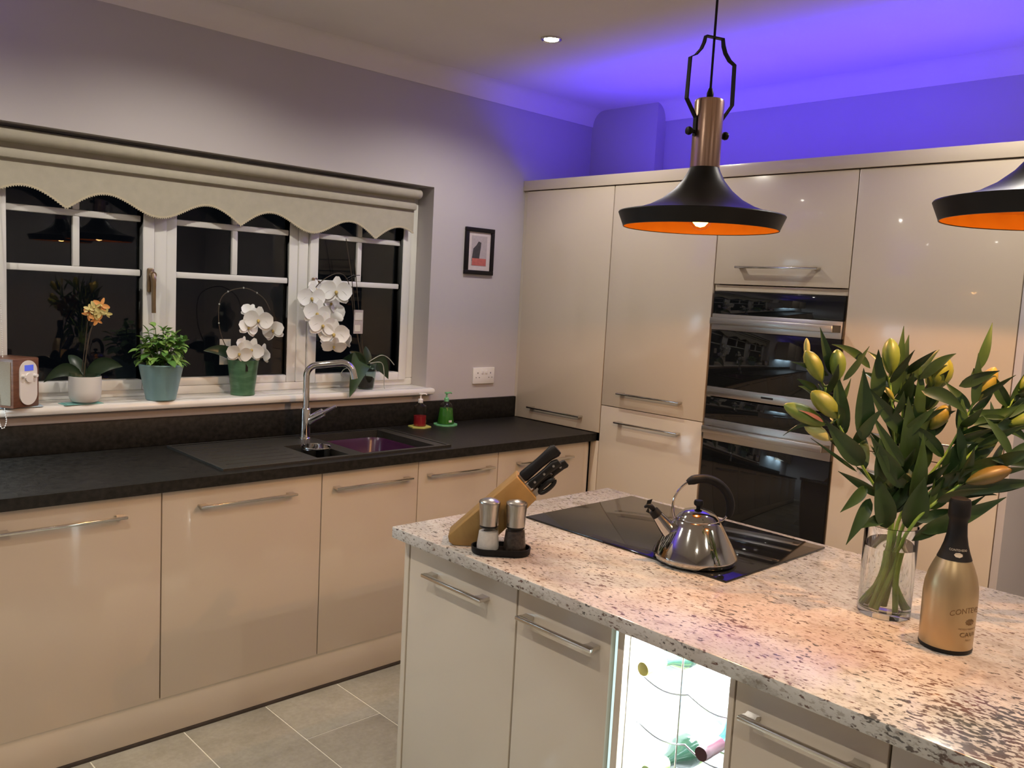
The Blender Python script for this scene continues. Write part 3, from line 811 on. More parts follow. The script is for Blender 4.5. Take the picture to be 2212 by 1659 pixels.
def knife(label, pu, pz, dep, L, wid, kind):
    """handle leaves the end face at (pu,pz); local x runs along the handle"""
    hr = Vector((math.cos(VIEW), math.sin(VIEW), 0)); hf = Vector((-math.sin(VIEW), math.cos(VIEW), 0))
    loc = Vector(KB) + hr * pu + Vector((0, 0, pz)) + hf * dep
    o = thing('kitchen_knife', label, 'knife', loc, VIEW, 'knives in the wooden block')
    o.rotation_euler = (0, -KA, VIEW)
    hw_ = wid / 2
    blade = B().box(-.10, .012, -.0009, .0009, -hw_ * .78, hw_ * .72)
    obj('blade', blade, 'brushed_steel', o)
    if kind == 'chunky':
        b = B(); prof = [(0, .80), (.05, .95), (.25, .90), (.5, .86), (.75, .95), (.92, 1.12), (1.0, .85)]
    else:
        b = B(); prof = [(0, 1.0), (.06, 1.0), (.3, .86), (.6, .84), (.85, 1.0), (.95, .98), (1.0, .72)]
    ring = []
    for q, s in prof:
        drop = -.12 * wid * (q > .85) if kind == 'riveted' else -.25 * wid * max(0, q - .8) * 5 * .4
        ring.append((.006 + q * L, s, drop))
    n = 14; vs, fs = [], []
    for xx, s, dr in ring:
        for k in range(n):
            a = 2 * PI * k / n
            ca, sa = math.cos(a), math.sin(a)
            sgn = lambda v_: (abs(v_) ** .7) * (1 if v_ > 0 else -1)
            vs.append((xx, .0105 * sgn(ca) * (1.25 if kind == 'chunky' else .9), hw_ * s * sgn(sa) + dr))
    for i in range(len(ring) - 1):
        for k in range(n): fs.append((i * n + k, i * n + (k + 1) % n, (i + 1) * n + (k + 1) % n, (i + 1) * n + k))
    fs.append(tuple(range(n - 1, -1, -1))); fs.append(tuple((len(ring) - 1) * n + k for k in range(n)))
    h = obj('grip', b.add(vs, fs), 'black_rubber' if kind == 'chunky' else 'black_plastic', o, 50)
    if kind == 'riveted':
        for q in (.18, .5, .82):
            obj('rivet', B().lathe([(0, -.0108), (.0032, -.0106), (.0032, .0106), (0, .0108)], 12, (.006 + q * L, 0, 0), 'y'), 'brushed_steel', h)
        obj('bolster', B().box(-.002, .010, -.0085, .0085, -hw_ * .9, hw_ * .9, .002), 'brushed_steel', o)
def onface(q): return .157 + (.2115 - .157) * q, .190 + (.134 - .190) * q
u_, z_ = onface(.20); knife('large knife with a chunky ribbed black grip, topmost in the block', u_, z_, .030, .118, .032, 'chunky')
u_, z_ = onface(.55); knife('riveted black-handled knife nearest the viewer in the block', u_, z_, .022, .100, .025, 'riveted')
u_, z_ = onface(.62); knife('riveted black-handled knife half hidden behind its twin', u_ + .012, z_ - .010, .060, .108, .024, 'riveted')
# kitchen scissors at the bottom slot
hr = Vector((math.cos(VIEW), math.sin(VIEW), 0)); hf = Vector((-math.sin(VIEW), math.cos(VIEW), 0))
u_, z_ = onface(.90)
sc = thing('kitchen_scissors', 'black-handled scissors in the lowest slot of the block', 'scissors', Vector(KB) + hr * (u_ + .002) + Vector((0, 0, z_ + .002)) + hf * .035, VIEW)
sc.rotation_euler = (0, -KA, VIEW)
obj('blade', B().box(-.09, .014, -.002, .002, -.008, .008), 'brushed_steel', sc)
for s, L in ((1, .062), (-1, .058)):
    lpq = []
    for k in range(22):
        a = 2 * PI * k / 22
        lpq.append((.036 + L * .5 * math.cos(a) * .86, .0045 * s, .006 * s + .0075 * math.sin(a)))
    lpq.append(lpq[0])
    obj('finger_loop', B().tube(lpq, .0058, 10, False), 'black_plastic', sc, 60)

# ------------------------------------------------------------------ salt and pepper
TR = (-1.752, -1.816, .9202)
tr_ = B()
def oblong(L, w, n=14):
    p = []
    for s, cx_ in ((1, L), (-1, -L)):
        for k in range(n + 1):
            a = -PI / 2 + PI * k / n + (0 if s > 0 else PI)
            p.append((cx_ + w * math.cos(a), w * math.sin(a)))
    return p
def loft(loops_):
    b = B(); n = len(loops_[0][0]); vs, fs = [], []
    for pl, z in loops_: vs += [(a, c, z) for a, c in pl]
    for i in range(len(loops_) - 1):
        for k in range(n): fs.append((i * n + k, i * n + (k + 1) % n, (i + 1) * n + (k + 1) % n, (i + 1) * n + k))
    fs.append(tuple(range(n - 1, -1, -1))); fs.append(tuple((len(loops_) - 1) * n + k for k in range(n)))
    return b.add(vs, fs)
to = obj('mill_tray', loft([(oblong(.034, .038), 0), (oblong(.034, .041), .004), (oblong(.034, .042), .018), (oblong(.034, .0385), .018), (oblong(.034, .0375), .007)]), 'black_rubber', None, 35, loc=TR, rot=(0, 0, VIEW))
tag(to, 'black oval rubber tray holding the two mills', 'tray')
def mill(label, dx, fill):
    c = Vector(TR) + hr * dx + Vector((0, 0, .0072))
    o = thing('spice_mill', label, 'mill', c, VIEW, 'salt and pepper mills')
    obj('jar', B().lathe([(0, 0), (.0285, 0), (.0300, .003), (.0297, .012), (.0245, .055), (.0235, .062), (.0228, .062), (.0238, .055), (.0288, .012), (.0282, .004), (0, .004)], 32), 'jar_glass', o)
    obj('filling', B().lathe([(0, .0045), (.0278, .0045), (.0284, .012), (.0240, .048 if fill == 'salt' else .053), (0, .051 if fill == 'salt' else .054)], 28), fill, o)
    obj('collar', B().lathe([(.0, .0585), (.0215, .0585), (.0235, .061), (.0235, .065), (0, .065)], 32), 'matt_black', o)
    obj('cap', B().lathe([(0, .0652), (.0243, .0652), (.0245, .085), (.0262, .110), (.0275, .121), (.0275, .124), (.0262, .127), (.020, .1305), (.009, .1335), (0, .1342)], 40), 'brushed_mill', o, 30)
mill('steel-topped mill filled with white salt', -.034, 'salt')
mill('steel-topped mill filled with dark peppercorns', .034, 'pepper')

# ------------------------------------------------------------------ vase, lilies
VX, VY = -1.328, -2.613
vz = thing('glass_vase', 'clear cylinder vase with water holding the lilies', 'vase', (VX, VY, .9203))
obj('glass', B().lathe([(0, 0), (.0535, 0), (.0555, .003), (.0555, .199), (.0548, .2005), (.0535, .199), (.0530, .020), (.049, .014), (0, .013)], 56), 'clear_glass', vz)
obj('water', B().lathe([(0, .0126), (.0493, .0135), (.0534, .0200), (.0534, .152), (0, .152)], 48), 'water', vz)
ROLL = .0537
def lp_(X, Y, dep=0):
    """bouquet sketch units -> metres in the bouquet frame (x across, y away, z up from the vase foot)"""
    a, c = (X - 1047) / 3370.0, (1548 - Y) / 3370.0
    return Vector((a * math.cos(ROLL) - c * math.sin(ROLL), dep, .2035 + a * math.sin(ROLL) + c * math.cos(ROLL)))
def leaf_b(p0, p1, width, bow=0.0, twist=0.0, nrow=11, dirn=None, blunt=False):
    """pointed leaf blade from p0 to p1 with a folded midrib and thickness"""
    p0, p1 = Vector(p0), Vector(p1); d = p1 - p0; L = d.length; tn_ = d.normalized()
    side = tn_.cross(Vector((0, -1, 0)))
    if side.length < .05: side = Vector((1, 0, 0))
    side.normalize(); nrm = side.cross(tn_).normalized()
    if dirn is not None: side = (side * math.cos(dirn) + nrm * math.sin(dirn)).normalized(); nrm = side.cross(tn_).normalized()
    vs, fs = [], []
    for layer in (0, 1):
        for i in range(nrow + 1):
            q = i / nrow
            w = width * .5 * (math.sin(PI * min(1, q ** .72)) ** (.95 if not blunt else .7) * (1 - (.22 if not blunt else 0) * q) * 1.06 + .05 * (1 - q))
            if i == nrow: w = .0004
            c = p0 + d * q + Vector((0, 0, bow * L * 4 * q * (1 - q))) + nrm * (.03 * L * math.sin(PI * q))
            tw = twist * q
            sd = side * math.cos(tw) + nrm * math.sin(tw); nn = nrm * math.cos(tw) - side * math.sin(tw)
            off = nn * (.0005 if layer else 0)
            vs += [c - sd * w + nn * w * .38 + off, c + off, c + sd * w + nn * w * .38 + off]
    m = 3 * (nrow + 1)
    for i in range(nrow):
        for k in range(2):
            a = i * 3 + k
            fs.append((a, a + 1, a + 4, a + 3)); fs.append((m + a + 3, m + a + 4, m + a + 1, m + a))
        fs.append((i * 3, i * 3 + 3, m + i * 3 + 3, m + i * 3)); fs.append((i * 3 + 2, m + i * 3 + 2, m + i * 3 + 5, i * 3 + 5))
    return B().add(vs, fs)
def bud_b(L, W_):
    prof = [(.10, 0), (.32, .05), (.62, .16), (.90, .34), (1.0, .52), (.92, .70), (.68, .85), (.36, .95), (.10, .995), (0, 1)]
    n = 18; b = B(); vs, fs = [], []
    for r, z in prof:
        for k in range(n):
            a = 2 * PI * k / n
            rr = r * W_ / 2 * (1 + .07 * math.cos(3 * a) - .035 * (abs(math.sin(1.5 * a)) > .93))
            vs.append((rr * math.cos(a), rr * math.sin(a), z * L))
    for i in range(len(prof) - 1):
        for k in range(n): fs.append((i * n + k, i * n + (k + 1) % n, (i + 1) * n + (k + 1) % n, (i + 1) * n + k))
    return b.add(vs, fs)
def aim(o, p0, p1):
    d = (Vector(p1) - Vector(p0)).normalized()
    o.location = p0; o.rotation_mode = 'QUATERNION'; o.rotation_quaternion = Vector((0, 0, 1)).rotation_difference(d)
def lily(label, path, leaves, buds, mats=('lily_leaf', 'lily_leaf_mid')):
    o = thing('lily_stem', label, 'flower', (VX, VY, .9203), VIEW, 'lily stems in the glass vase')
    pts = smooth_pts(path, 6); m = len(pts)
    obj('stem', B().tube(pts, [.0056 - .0032 * min(1, k / (m - 1) * 1.5) for k in range(m)], 10), 'lily_stem', o)
    for i, q in enumerate(leaves):
        (X0, Y0, X1, Y1, w, d0, d1) = q[:7]; bow = q[7] if len(q) > 7 else .0; tw = q[8] if len(q) > 8 else random.uniform(-.5, .5)
        obj('leaf', leaf_b(lp_(X0, Y0, d0), lp_(X1, Y1, d1), w / 3370 * .86, bow, tw), mats[i % len(mats)], o, 60)
    rg = random.Random(len(label) * 13 + m)
    for k in range(11):                      # smaller leaves all round the stem
        q = .42 + .53 * k / 10; p = pts[min(m - 2, int(q * (m - 1)))]
        if p.z < .19: continue
        a = k * 2.4 + rg.uniform(-.4, .4); L = rg.uniform(.075, .12); el = rg.uniform(.45, 1.0)
        d = (pts[-1] - pts[len(pts) // 2]).normalized() * math.sin(el) + Vector((math.cos(a), math.sin(a), .15)) * math.cos(el)
        obj('leaf', leaf_b(p, p + d.normalized() * L, rg.uniform(.018, .028), rg.uniform(.0, .10), rg.uniform(-.6, .6), dirn=rg.uniform(-.6, .6)), mats[k % len(mats)], o, 60)
    for (X0, Y0, X1, Y1, w, d0, d1, mt) in buds:
        p0, p1 = lp_(X0, Y0, d0), lp_(X1, Y1, d1)
        bo = obj('bud', bud_b((p1 - p0).length, w / 3370), mt, o, 60); aim(bo, p0, p1)
        # short stalk from the nearest point of the stem
        near = min(pts, key=lambda a: (a - p0).length)
        if (near - p0).length > .006: obj('bud_stalk', B().tube([near, (near * .4 + p0 * .6) + Vector((0, 0, -.004)), p0 + (p1 - p0) * .04], [.0022, .002, .0026], 8), 'stem_green', o)
        if mt == 'bud_green' and X0 < 500:
            q0, q1 = p0 + (p1 - p0) * .12, p0 + (p1 - p0) * .7
            st = leaf_b(q0, q1, .0075, .05); obj('petal_edge', st.xf(Matrix.Translation((0, -w / 3370 * .50, .004))), 'petal_pink', bo if False else o, 60)
def foot(dx, dy): return Vector((dx, dy, .0165))
lily('lily stem leaning left with a cluster of five pointed buds', [foot(.034, .010), (.004, .004, .11), lp_(1010, 1480, .0), lp_(760, 1080, -.02), lp_(560, 760, -.03), lp_(470, 520, -.03)],
     [(500, 430, 395, 95, 78, -.04, -.05, 0, .2), (480, 440, 190, 335, 55, -.04, -.06, .04, .2), (600, 480, 790, 235, 62, -.03, -.02), (830, 400, 520, 222, 72, .0, -.02, .10, .1),
      (745, 910, 700, 380, 160, -.04, -.06, .0, .3), (620, 900, 545, 400, 140, -.02, -.03, 0, .2), (770, 1090, 455, 750, 170, -.03, -.05, -.03, .2), (740, 1150, 370, 890, 32, -.02, -.04), (470, 790, 150, 860, 50, -.05, -.06, .16, .2),
      (800, 1250, 590, 1425, 105, -.03, -.05, .02, .1), (830, 1340, 628, 1655, 120, -.03, -.06, .04, .1), (430, 560, 280, 470, 60, -.02, -.02, .03), (600, 760, 480, 520, 110, .01, .02)],
     [(425, 480, 290, 258, 115, -.05, -.06, 'bud_yellow'), (535, 470, 510, 248, 112, -.05, -.06, 'bud_green'), (540, 735, 325, 540, 135, -.06, -.075, 'bud_yellow'), (455, 790, 150, 640, 125, -.05, -.06, 'bud_green'), (510, 905, 310, 785, 95, -.04, -.05, 'bud_pale'), (370, 330, 362, 180, 45, .0, .0, 'bud_pale')])
lily('lily stem rising left of centre with one upright green bud', [foot(-.030, -.012), (-.004, 0, .10), lp_(1050, 1480, .0), lp_(1070, 1100, .01), lp_(1010, 700, .0), lp_(968, 450, .0)],
     [(880, 640, 885, 262, 125, .0, .0, .0, .2), (1010, 640, 1060, 92, 95, .01, .0, .0, .2), (1110, 880, 785, 520, 135, .0, -.02, -.04, .2), (1075, 1110, 800, 712, 100, -.02, -.04, -.04, .1), (1070, 1260, 780, 860, 150, -.03, -.05, -.03, .2),
      (900, 1240, 850, 880, 130, -.03, -.05), (960, 1560, 840, 1150, 190, -.03, -.045), (940, 1500, 715, 1555, 100, -.03, -.05, .14, .1), (1060, 1460, 940, 1080, 160, .0, .02), (1000, 760, 980, 420, 110, .02, .03)],
     [(968, 445, 955, 178, 122, -.01, -.01, 'bud_green')])
lily('tallest central lily stem with narrow upright leaves', [foot(.012, .030), (.008, .006, .10), lp_(1075, 1480, .02), lp_(1130, 1000, .03), lp_(1120, 600, .03), lp_(1105, 420, .03)],
     [(1030, 620, 1132, 160, 110, .02, .02, 0, .3), (1120, 720, 1100, 440, 150, .02, .02), (1130, 1150, 1100, 600, 165, .0, -.01), (1200, 820, 1205, 350, 110, .01, .01), (1195, 480, 1415, 288, 90, .0, -.02, .10, .2), (1170, 1400, 1190, 860, 150, -.01, -.03),
      (1180, 555, 1500, 730, 115, -.02, -.03, .12, .1), (1190, 520, 1130, 280, 70, .05, .06), (1110, 1560, 1195, 1170, 210, -.03, -.045), (1230, 900, 1180, 560, 140, .05, .06)],
     [])
lily('lily stem right of centre with a fat ribbed bud', [foot(-.014, .030), (-.002, .01, .10), lp_(1090, 1480, .03), lp_(1240, 1000, .05), lp_(1310, 700, .05), lp_(1330, 580, .05)],
     [(1260, 1200, 1330, 840, 150, .03, .03), (1330, 1010, 1250, 640, 140, .03, .03), (1250, 450, 1400, 375, 80, .03, .02, .08), (1300, 900, 1470, 800, 110, .03, .03, .03), (1340, 740, 1490, 480, 110, .06, .07), (1150, 1260, 1290, 960, 180, .02, .02)],
     [(1330, 575, 1412, 318, 185, .03, .02, 'bud_yellow'), (1325, 860, 1440, 670, 110, .02, .01, 'bud_orange'), (1000, 630, 935, 535, 40, -.01, -.01, 'bud_orange')])
lily('lily stem at the right with a yellow bud and a tall single leaf', [foot(-.036, .014), (.004, .006, .10), lp_(1110, 1480, .0), lp_(1380, 1050, -.01), lp_(1500, 780, -.02), lp_(1590, 560, -.02)],
     [(1540, 660, 1555, 283, 85, -.03, -.03, 0, .2), (1585, 420, 1680, 68, 85, -.01, -.01, -.02, .3), (1430, 520, 1695, 405, 105, -.03, -.04, .05), (1540, 700, 1995, 575, 95, -.03, -.05, -.14, .2), (1380, 1200, 1490, 870, 175, -.02, -.03), (1480, 900, 1470, 590, 95, -.02, -.02),
      (1440, 920, 1880, 770, 160, -.02, -.04, .04), (1520, 780, 1950, 950, 125, -.03, -.05, .16, .1), (1300, 1320, 1690, 1290, 110, -.03, -.06, .07, .1), (1600, 470, 1580, 400, 120, .0, .0)],
     [(1590, 630, 1700, 385, 118, -.02, -.02, 'bud_orange')])
lily('lily stem bending far right with a large pale green bud', [foot(-.026, -.022), (.010, -.004, .11), lp_(1130, 1480, -.02), lp_(1480, 1080, -.03), lp_(1740, 760, -.03), lp_(1860, 540, -.03)],
     [(1800, 640, 2000, 275, 95, -.03, -.03, -.02, .2), (1690, 800, 2090, 650, 55, -.03, -.05, .04), (1480, 1100, 1780, 800, 165, -.02, -.03), (1240, 1420, 1440, 1080, 180, -.03, -.04), (1120, 1640, 1590, 1285, 115, -.045, -.07, .02, .1), (1760, 720, 1890, 560, 100, -.02, -.02)],
     [(1850, 535, 2075, 335, 150, -.04, -.05, 'bud_yellow'), (1760, 800, 2060, 700, 135, -.04, -.06, 'bud_green')])
lily('low lily stem drooping right with orange-tinged buds', [foot(.006, -.036), (.012, -.010, .11), lp_(1150, 1500, -.04), lp_(1420, 1220, -.06), lp_(1680, 1030, -.07), lp_(1850, 980, -.08)],
     [(1600, 1020, 2070, 1105, 75, -.08, -.11, .05, .1), (1160, 1570, 1700, 1280, 150, -.05, -.09, .0, .1), (1380, 1260, 1935, 1165, 120, -.06, -.10, .03, .1), (1440, 1130, 1800, 1010, 150, -.06, -.08, .03), (1360, 1250, 1560, 1010, 150, -.05, -.06), (1500, 1220, 1880, 1180, 90, -.07, -.09, -.03)],
     [(1880, 985, 2100, 880, 115, -.09, -.11, 'bud_orange'), (1430, 1185, 1710, 1070, 115, -.08, -.10, 'bud_brown')])

# ------------------------------------------------------------------ cava bottle
cv = thing('cava_bottle', 'gold sparkling wine bottle with black foil beside the vase', 'bottle', (-1.413, -2.774, .9203), VIEW)
gp = [(0, .006), (.030, .004), (.040, 0), (.0475, .001), (.0492, .006), (.0500, .06), (.0505, .110), (.0490, .130), (.0445, .150), (.0380, .168), (.0310, .184), (.0262, .196), (0, .196)]
obj('body', B().lathe(gp, 56), 'gold_bottle', cv, 50)
obj('base_ring', B().lathe([(.0465, .0004), (.0488, .001), (.0499, .004), (.0497, .0085), (.0490, .009)], 48), 'matt_black', cv)
obj('foil', B().lathe([(.0322, .183), (.0318, .184), (.0270, .197), (.0225, .212), (.0190, .230), (.0172, .250), (.0170, .262), (.0195, .266), (.0205, .272), (.0200, .296), (.0178, .303), (.0100, .306), (0, .3065)], 44), 'foil_black', cv, 50)
def text_mesh(s, size):
    cu = bpy.data.curves.new('t', 'FONT'); cu.body = s; cu.size = size; cu.align_x = 'CENTER'; cu.align_y = 'CENTER'; cu.extrude = 0; cu.resolution_u = 3
    o = bpy.data.objects.new('t', cu); COL.objects.link(o)
    dg = bpy.context.evaluated_depsgraph_get(); me = bpy.data.meshes.new_from_object(o.evaluated_get(dg))
    vs = [tuple(q.co) for q in me.vertices]; fs = [tuple(p.vertices) for p in me.polygons]
    bpy.data.objects.remove(o); bpy.data.curves.remove(cu); bpy.data.meshes.remove(me)
    return vs, fs
def wrap(vs, r, a0, z0, arch=0, sx=1):
    out_ = []
    for (px, py, pz) in vs:
        a = a0 + px * sx / r
        out_.append((r * math.sin(a), -r * math.cos(a), z0 + py - arch * (px * sx) ** 2))
    return out_
def subdiv(vs, fs, mx=.003):
    bm = bmesh.new(); q = [bm.verts.new(p) for p in vs]
    for f_ in fs:
        try: bm.faces.new([q[i] for i in f_])
        except ValueError: pass
    bmesh.ops.triangulate(bm, faces=bm.faces)
    bmesh.ops.subdivide_edges(bm, edges=[e for e in bm.edges if e.calc_length() > mx], cuts=1)
    bm.verts.index_update()
    r = ([tuple(p.co) for p in bm.verts], [[v_.index for v_ in f_.verts] for f_ in bm.faces]); bm.free(); return r
RB, A0 = .0506, .40
for s, size, z, arch, sx in (('CONTEVEDO', .0155, .092, 5.0, .92), ('CAVA', .0125, .042, 0, 1.25), ('BRUT', .0045, .031, 0, 1.1), ('METODO TRADICIONAL', .0042, .0535, -2.0, 1.05)):
    vs, fs = subdiv(*text_mesh(s, size))
    lo = obj('lettering', B().add(wrap(vs, RB, A0, z, arch, sx), fs), 'gold_print', cv, 0, fix=False)
em = B()
for k in range(10):
    a = 2 * PI * k / 10
    em.add([(0, 0, 0), (.010 * math.cos(a - .25), .006 * math.sin(a - .25), 0), (.0115 * math.cos(a), .0068 * math.sin(a), 0), (.010 * math.cos(a + .25), .006 * math.sin(a + .25), 0)], [(0, 1, 2, 3)])
obj('emblem', B().add(wrap(em.v, RB, A0, .068), em.f), 'gold_print', cv, 0, fix=False)
def wrapneck(vs, a0, z0):
    o_ = []
    for px, py, pz in vs:
        z = z0 + py; r = .0270 + (.0322 - .0270) * max(0, min(1.2, (.197 - z) / .013)) + .0006 if z < .197 else .0270 - (z - .197) * .30 + .0006
        a = a0 + px / r; o_.append((r * math.sin(a), -r * math.cos(a), z))
    return o_
vs, fs = subdiv(*text_mesh('CONTEVEDO', .0058))
obj('foil_lettering', B().add(wrapneck(vs, -.25, .2045), fs), 'foil_print', cv, 0, fix=False)
seal = [(.0075 * math.cos(2 * PI * k / 14) * (1 + .12 * (k % 2)), .0042 * math.sin(2 * PI * k / 14) * (1 + .12 * (k % 2)), 0) for k in range(14)]
obj('foil_emblem', B().add(wrapneck(seal + [(0, 0, 0)], -.25, .1955), [(i, (i + 1) % 14, 14) for i in range(14)]), 'foil_print', cv, 0, fix=False)

# ------------------------------------------------------------------ pendants
def pendant(label, cx_, cy_, zr, on_frame):
    o = thing('pendant_lamp', label, 'lamp', (cx_, cy_, zr), VIEW, 'black and copper pendant lamps over the island')
    sh = [(.193, 0), (.2065, .033), (.2050, .0355), (.196, .0375), (.165, .043), (.132, .054), (.100, .071), (.072, .094), (.052, .118), (.040, .140), (.036, .150)]
    inn = [(.0345, .150), (.0385, .1395), (.0505, .117), (.0705, .0925), (.099, .0690), (.1315, .0515), (.165, .0405), (.195, .0345), (.2035, .0325), (.1912, .0005)]
    o_sh = obj('shade', B().lathe(sh + [(.0345, .150)], 72), 'matt_black', o, 40)
    o_in = obj('inner_lining', B().lathe(inn, 72), 'copper_orange_lining', o, 40)
    # open the lathe caps: remove the n-gon discs so that the shade is a hollow bell
    for ch in (o_sh, o_in):
        bm = bmesh.new(); bm.from_mesh(ch.data)
        for f_ in [f_ for f_ in bm.faces if len(f_.verts) > 8]: bm.faces.remove(f_)
        bm.to_mesh(ch.data); bm.free()
    obj('rim_edge', B().lathe([(.1912, .0003), (.1912, -.0012), (.1932, -.0012), (.1932, .0003)], 72, closed=True), 'matt_black', o)
    obj('collar', B().lathe([(0, .150), (.0365, .150), (.0365, .308), (.0350, .3135), (.0320, .3155), (0, .3155)], 40), 'brushed_copper', o, 30)
    obj('cable_grip', B().lathe([(0, .3155), (.0065, .3155), (.0085, .323), (.0085, .331), (.0045, .343), (0, .343)], 20), 'matt_black', o)
    obj('flex', B().tube([(0, 0, .34), (.001, .004, .60), (0, 0, H - zr - .03)], .0032, 8), 'matt_black', o)
    obj('ceiling_rose', B().lathe([(0, H - zr - .03), (.012, H - zr - .03), (.05, H - zr - .022), (.052, H - zr - .001), (0, H - zr - .001)], 32), 'matt_black', o)
    zk = .236
    yk = []
    for s in (1, -1):
        side = [(.0385, zk - .012), (.0385, zk + .032), (.0625, zk + .074), (.0605, zk + .172), (.046, zk + .180), (.033, zk + .196), (.0265, zk + .212), (.0235, zk + .228)]
        side = [(s * (a if k < 2 else a * 1.10), 0, c) for k, (a, c) in enumerate(side)]
        yk.append(side)
    path = yk[1] + yk[0][::-1]
    yo = obj('yoke', B().strip(path, .0065, .0034, (0, 1, 0)), 'matt_black', o, rot=(0, 0, math.radians(24)))
    for s in (1, -1):
        obj('thumb_screw', B().lathe([(0, s * .036), (.0042, s * .036), (.0042, s * .048), (.009, s * .050), (.0105, s * .055), (.009, s * .060), (0, s * .062)], 18, (0, 0, zk - .002), 'x'), 'matt_black', yo)
    bl = obj('bulb', B().lathe([(0, -.004), (.014, -.001), (.025, .010), (.0295, .024), (.027, .038), (.018, .053), (.0135, .066), (.0135, .078), (0, .078)], 28), 'bulb_glass', o, 60)
    obj('filament', B().lathe([(0, .003), (.011, .006), (.019, .015), (.0205, .025), (.016, .038), (.008, .048), (0, .050)], 20), 'bulb_filament', bl, 60)
    obj('lamp_holder', B().lathe([(0, .0785), (.017, .0785), (.018, .125), (.03, .149), (0, .149)], 24), 'matt_black', o)
    light('pendant_light', 'SPOT', PEND_W, PEND_C, o, (0, 0, -.0045), spot_size=math.radians(165), spot_blend=.06, shadow_soft_size=.006)
    light('pendant_glow', 'POINT', 1.5, (1.0, .55, .22), o, (0, 0, .026), shadow_soft_size=.0285)
    return o
pendant('pendant lamp with copper collar hanging over the hob end of the island', -1.38, -2.088, 1.766, True)
pendant('pendant lamp cut by the right picture edge, above the lilies', -1.38, -2.868, 1.766, False)

# ------------------------------------------------------------------ downlights
def downlight(cx_, cy_, label):
    o = thing('ceiling_downlight', label, 'downlight', (cx_, cy_, H), 0, 'recessed ceiling downlights')
    obj('bezel', B().lathe([(.030, -.0005), (.043, -.0005), (.043, -.004), (.040, -.007), (.031, -.004)], 36, closed=True), 'handle_chrome', o)
    obj('lens', B().lathe([(0, -.010), (.014, -.009), (.026, -.006), (.030, -.001), (0, -.0006)], 28), 'downlight_lens', o)
    light('spot', 'SPOT', DOWN_W, DOWN_C, o, (0, 0, -.012), (0, 0, 0), spot_size=math.radians(150), spot_blend=.55, shadow_soft_size=.022)
downlight(-.645, -.785, 'lit recessed ceiling downlight near the tall cabinets')
for px, py, nm in ((-1.85, -.785, 'downlight in the ceiling above the sink'), (-3.05, -.785, 'downlight in the ceiling above the far base cabinets'), (-.50, -2.55, 'downlight in the ceiling in front of the larder'),
                   (-3.05, -2.15, 'downlight in the ceiling in front of the island'), (-3.05, -3.55, 'downlight in the ceiling behind the viewer'), (-.50, -4.1, 'downlight in the ceiling past the island end'), (-1.85, -4.1, 'downlight in the ceiling at the rear of the room')):
    downlight(px, py, nm)

# ------------------------------------------------------------------ LED strips on the cabinets
ls = thing('led_strip', 'violet-blue LED strip lying on top of the tall cabinets', 'light strip', (.058, -1.40, 2.1228))
obj('tape', B().box(-.020, .020, -1.02, 1.02, 0, .003), 'led_blue', ls, 0)
light('led_light', 'AREA', LED_W, LED_C, ls, (0, 0, .006), (PI, 0, 0), shape='RECTANGLE', size=.042, size_y=2.04)

# wall cupboards further along the window wall, lit above and below
for k, (a, c, lab) in enumerate(((-3.45, -2.90, 'gloss cream wall cupboard just left of the window'), (-4.0, -3.452, 'gloss cream wall cupboard furthest from the window'))):
    t_ = thing('wall_cupboard', lab, 'cupboard', ((a + c) / 2, -.33, 1.45), 0, 'wall cupboards beyond the window')
    w = c - a
    obj('carcass', B().box(-w / 2, w / 2, 0, .328, 0, .70), 'cream_carcass', t_, 0)
    d = obj('door', door_box(w - 2 * GAP, .70), 'cream_gloss', t_)
    handle(d, .362, (0, -.02, .06), 0)
    obj('lamp_lens', B().box(-w / 2 + .06, w / 2 - .06, .20, .23, -.006, -.0005), 'led_cool', t_, 0)
    obj('added_light_shield', B().box(w / 2 - .018, w / 2, .018, .328, -.08, -.0005).box(-w / 2, w / 2, 0, .018, -.08, -.0005), 'cream_gloss', t_)  # unseen boards added to keep the cupboard lamp off the radio and doors
    light('cupboard_light', 'AREA', UNDER_W, (.72, .90, 1.0), t_, (0, .215, -.008), (0, 0, 0), shape='RECTANGLE', size=w - .12, size_y=.03)
tag(obj('splashback', B().box(-3.95, -2.60, -.008, -.0008, 1.0215, 1.449), 'splashback', None, 0), 'pale splashback panel below the wall cupboards', 'splashback')
l2 = thing('led_strip', 'violet-blue LED strip lying on top of the wall cupboards', 'light strip', (-3.40, -.14, 2.1515))
obj('tape', B().box(-.50, .50, -.006, .006, 0, .004), 'led_blue', l2, 0)
light('led_light', 'AREA', LED_W * .30, LED_C, l2, (0, 0, .006), (PI, 0, 0), shape='RECTANGLE', size=1.0, size_y=.02)

# ------------------------------------------------------------------ picture and socket
pf = thing('picture_frame', 'small black framed print on the wall beside the tall cabinets', 'picture', (-.304, 0, 1.78))
fb = B(); w2, h2, fw = .096, .118, .021
fb.box(-w2, w2, -.016, -.001, h2 - fw, h2, .002).box(-w2, w2, -.016, -.001, -h2, -h2 + fw, .002).box(-w2, -w2 + fw, -.016, -.001, -h2 + fw, h2 - fw, .002).box(w2 - fw, w2, -.016, -.001, -h2 + fw, h2 - fw, .002)
obj('frame', fb, 'frame_black', pf)
mt = obj('mount', B().box(-w2 + fw, w2 - fw, -.006, -.001, -h2 + fw, h2 - fw), 'paper', pf, 0)
obj('print', B().box(-.052, .052, -.0066, -.006, -.074, .078), 'print_grey', mt, 0)
ab = [(-.048, -.05), (.0, -.05), (.004, -.02), (.010, .02), (.012, .045), (-.006, .050), (-.020, .030), (-.040, .012)]
obj('dark_shape', B().prism(ab, -.0072, -.0066, 'y'), 'print_dark', mt, 0)
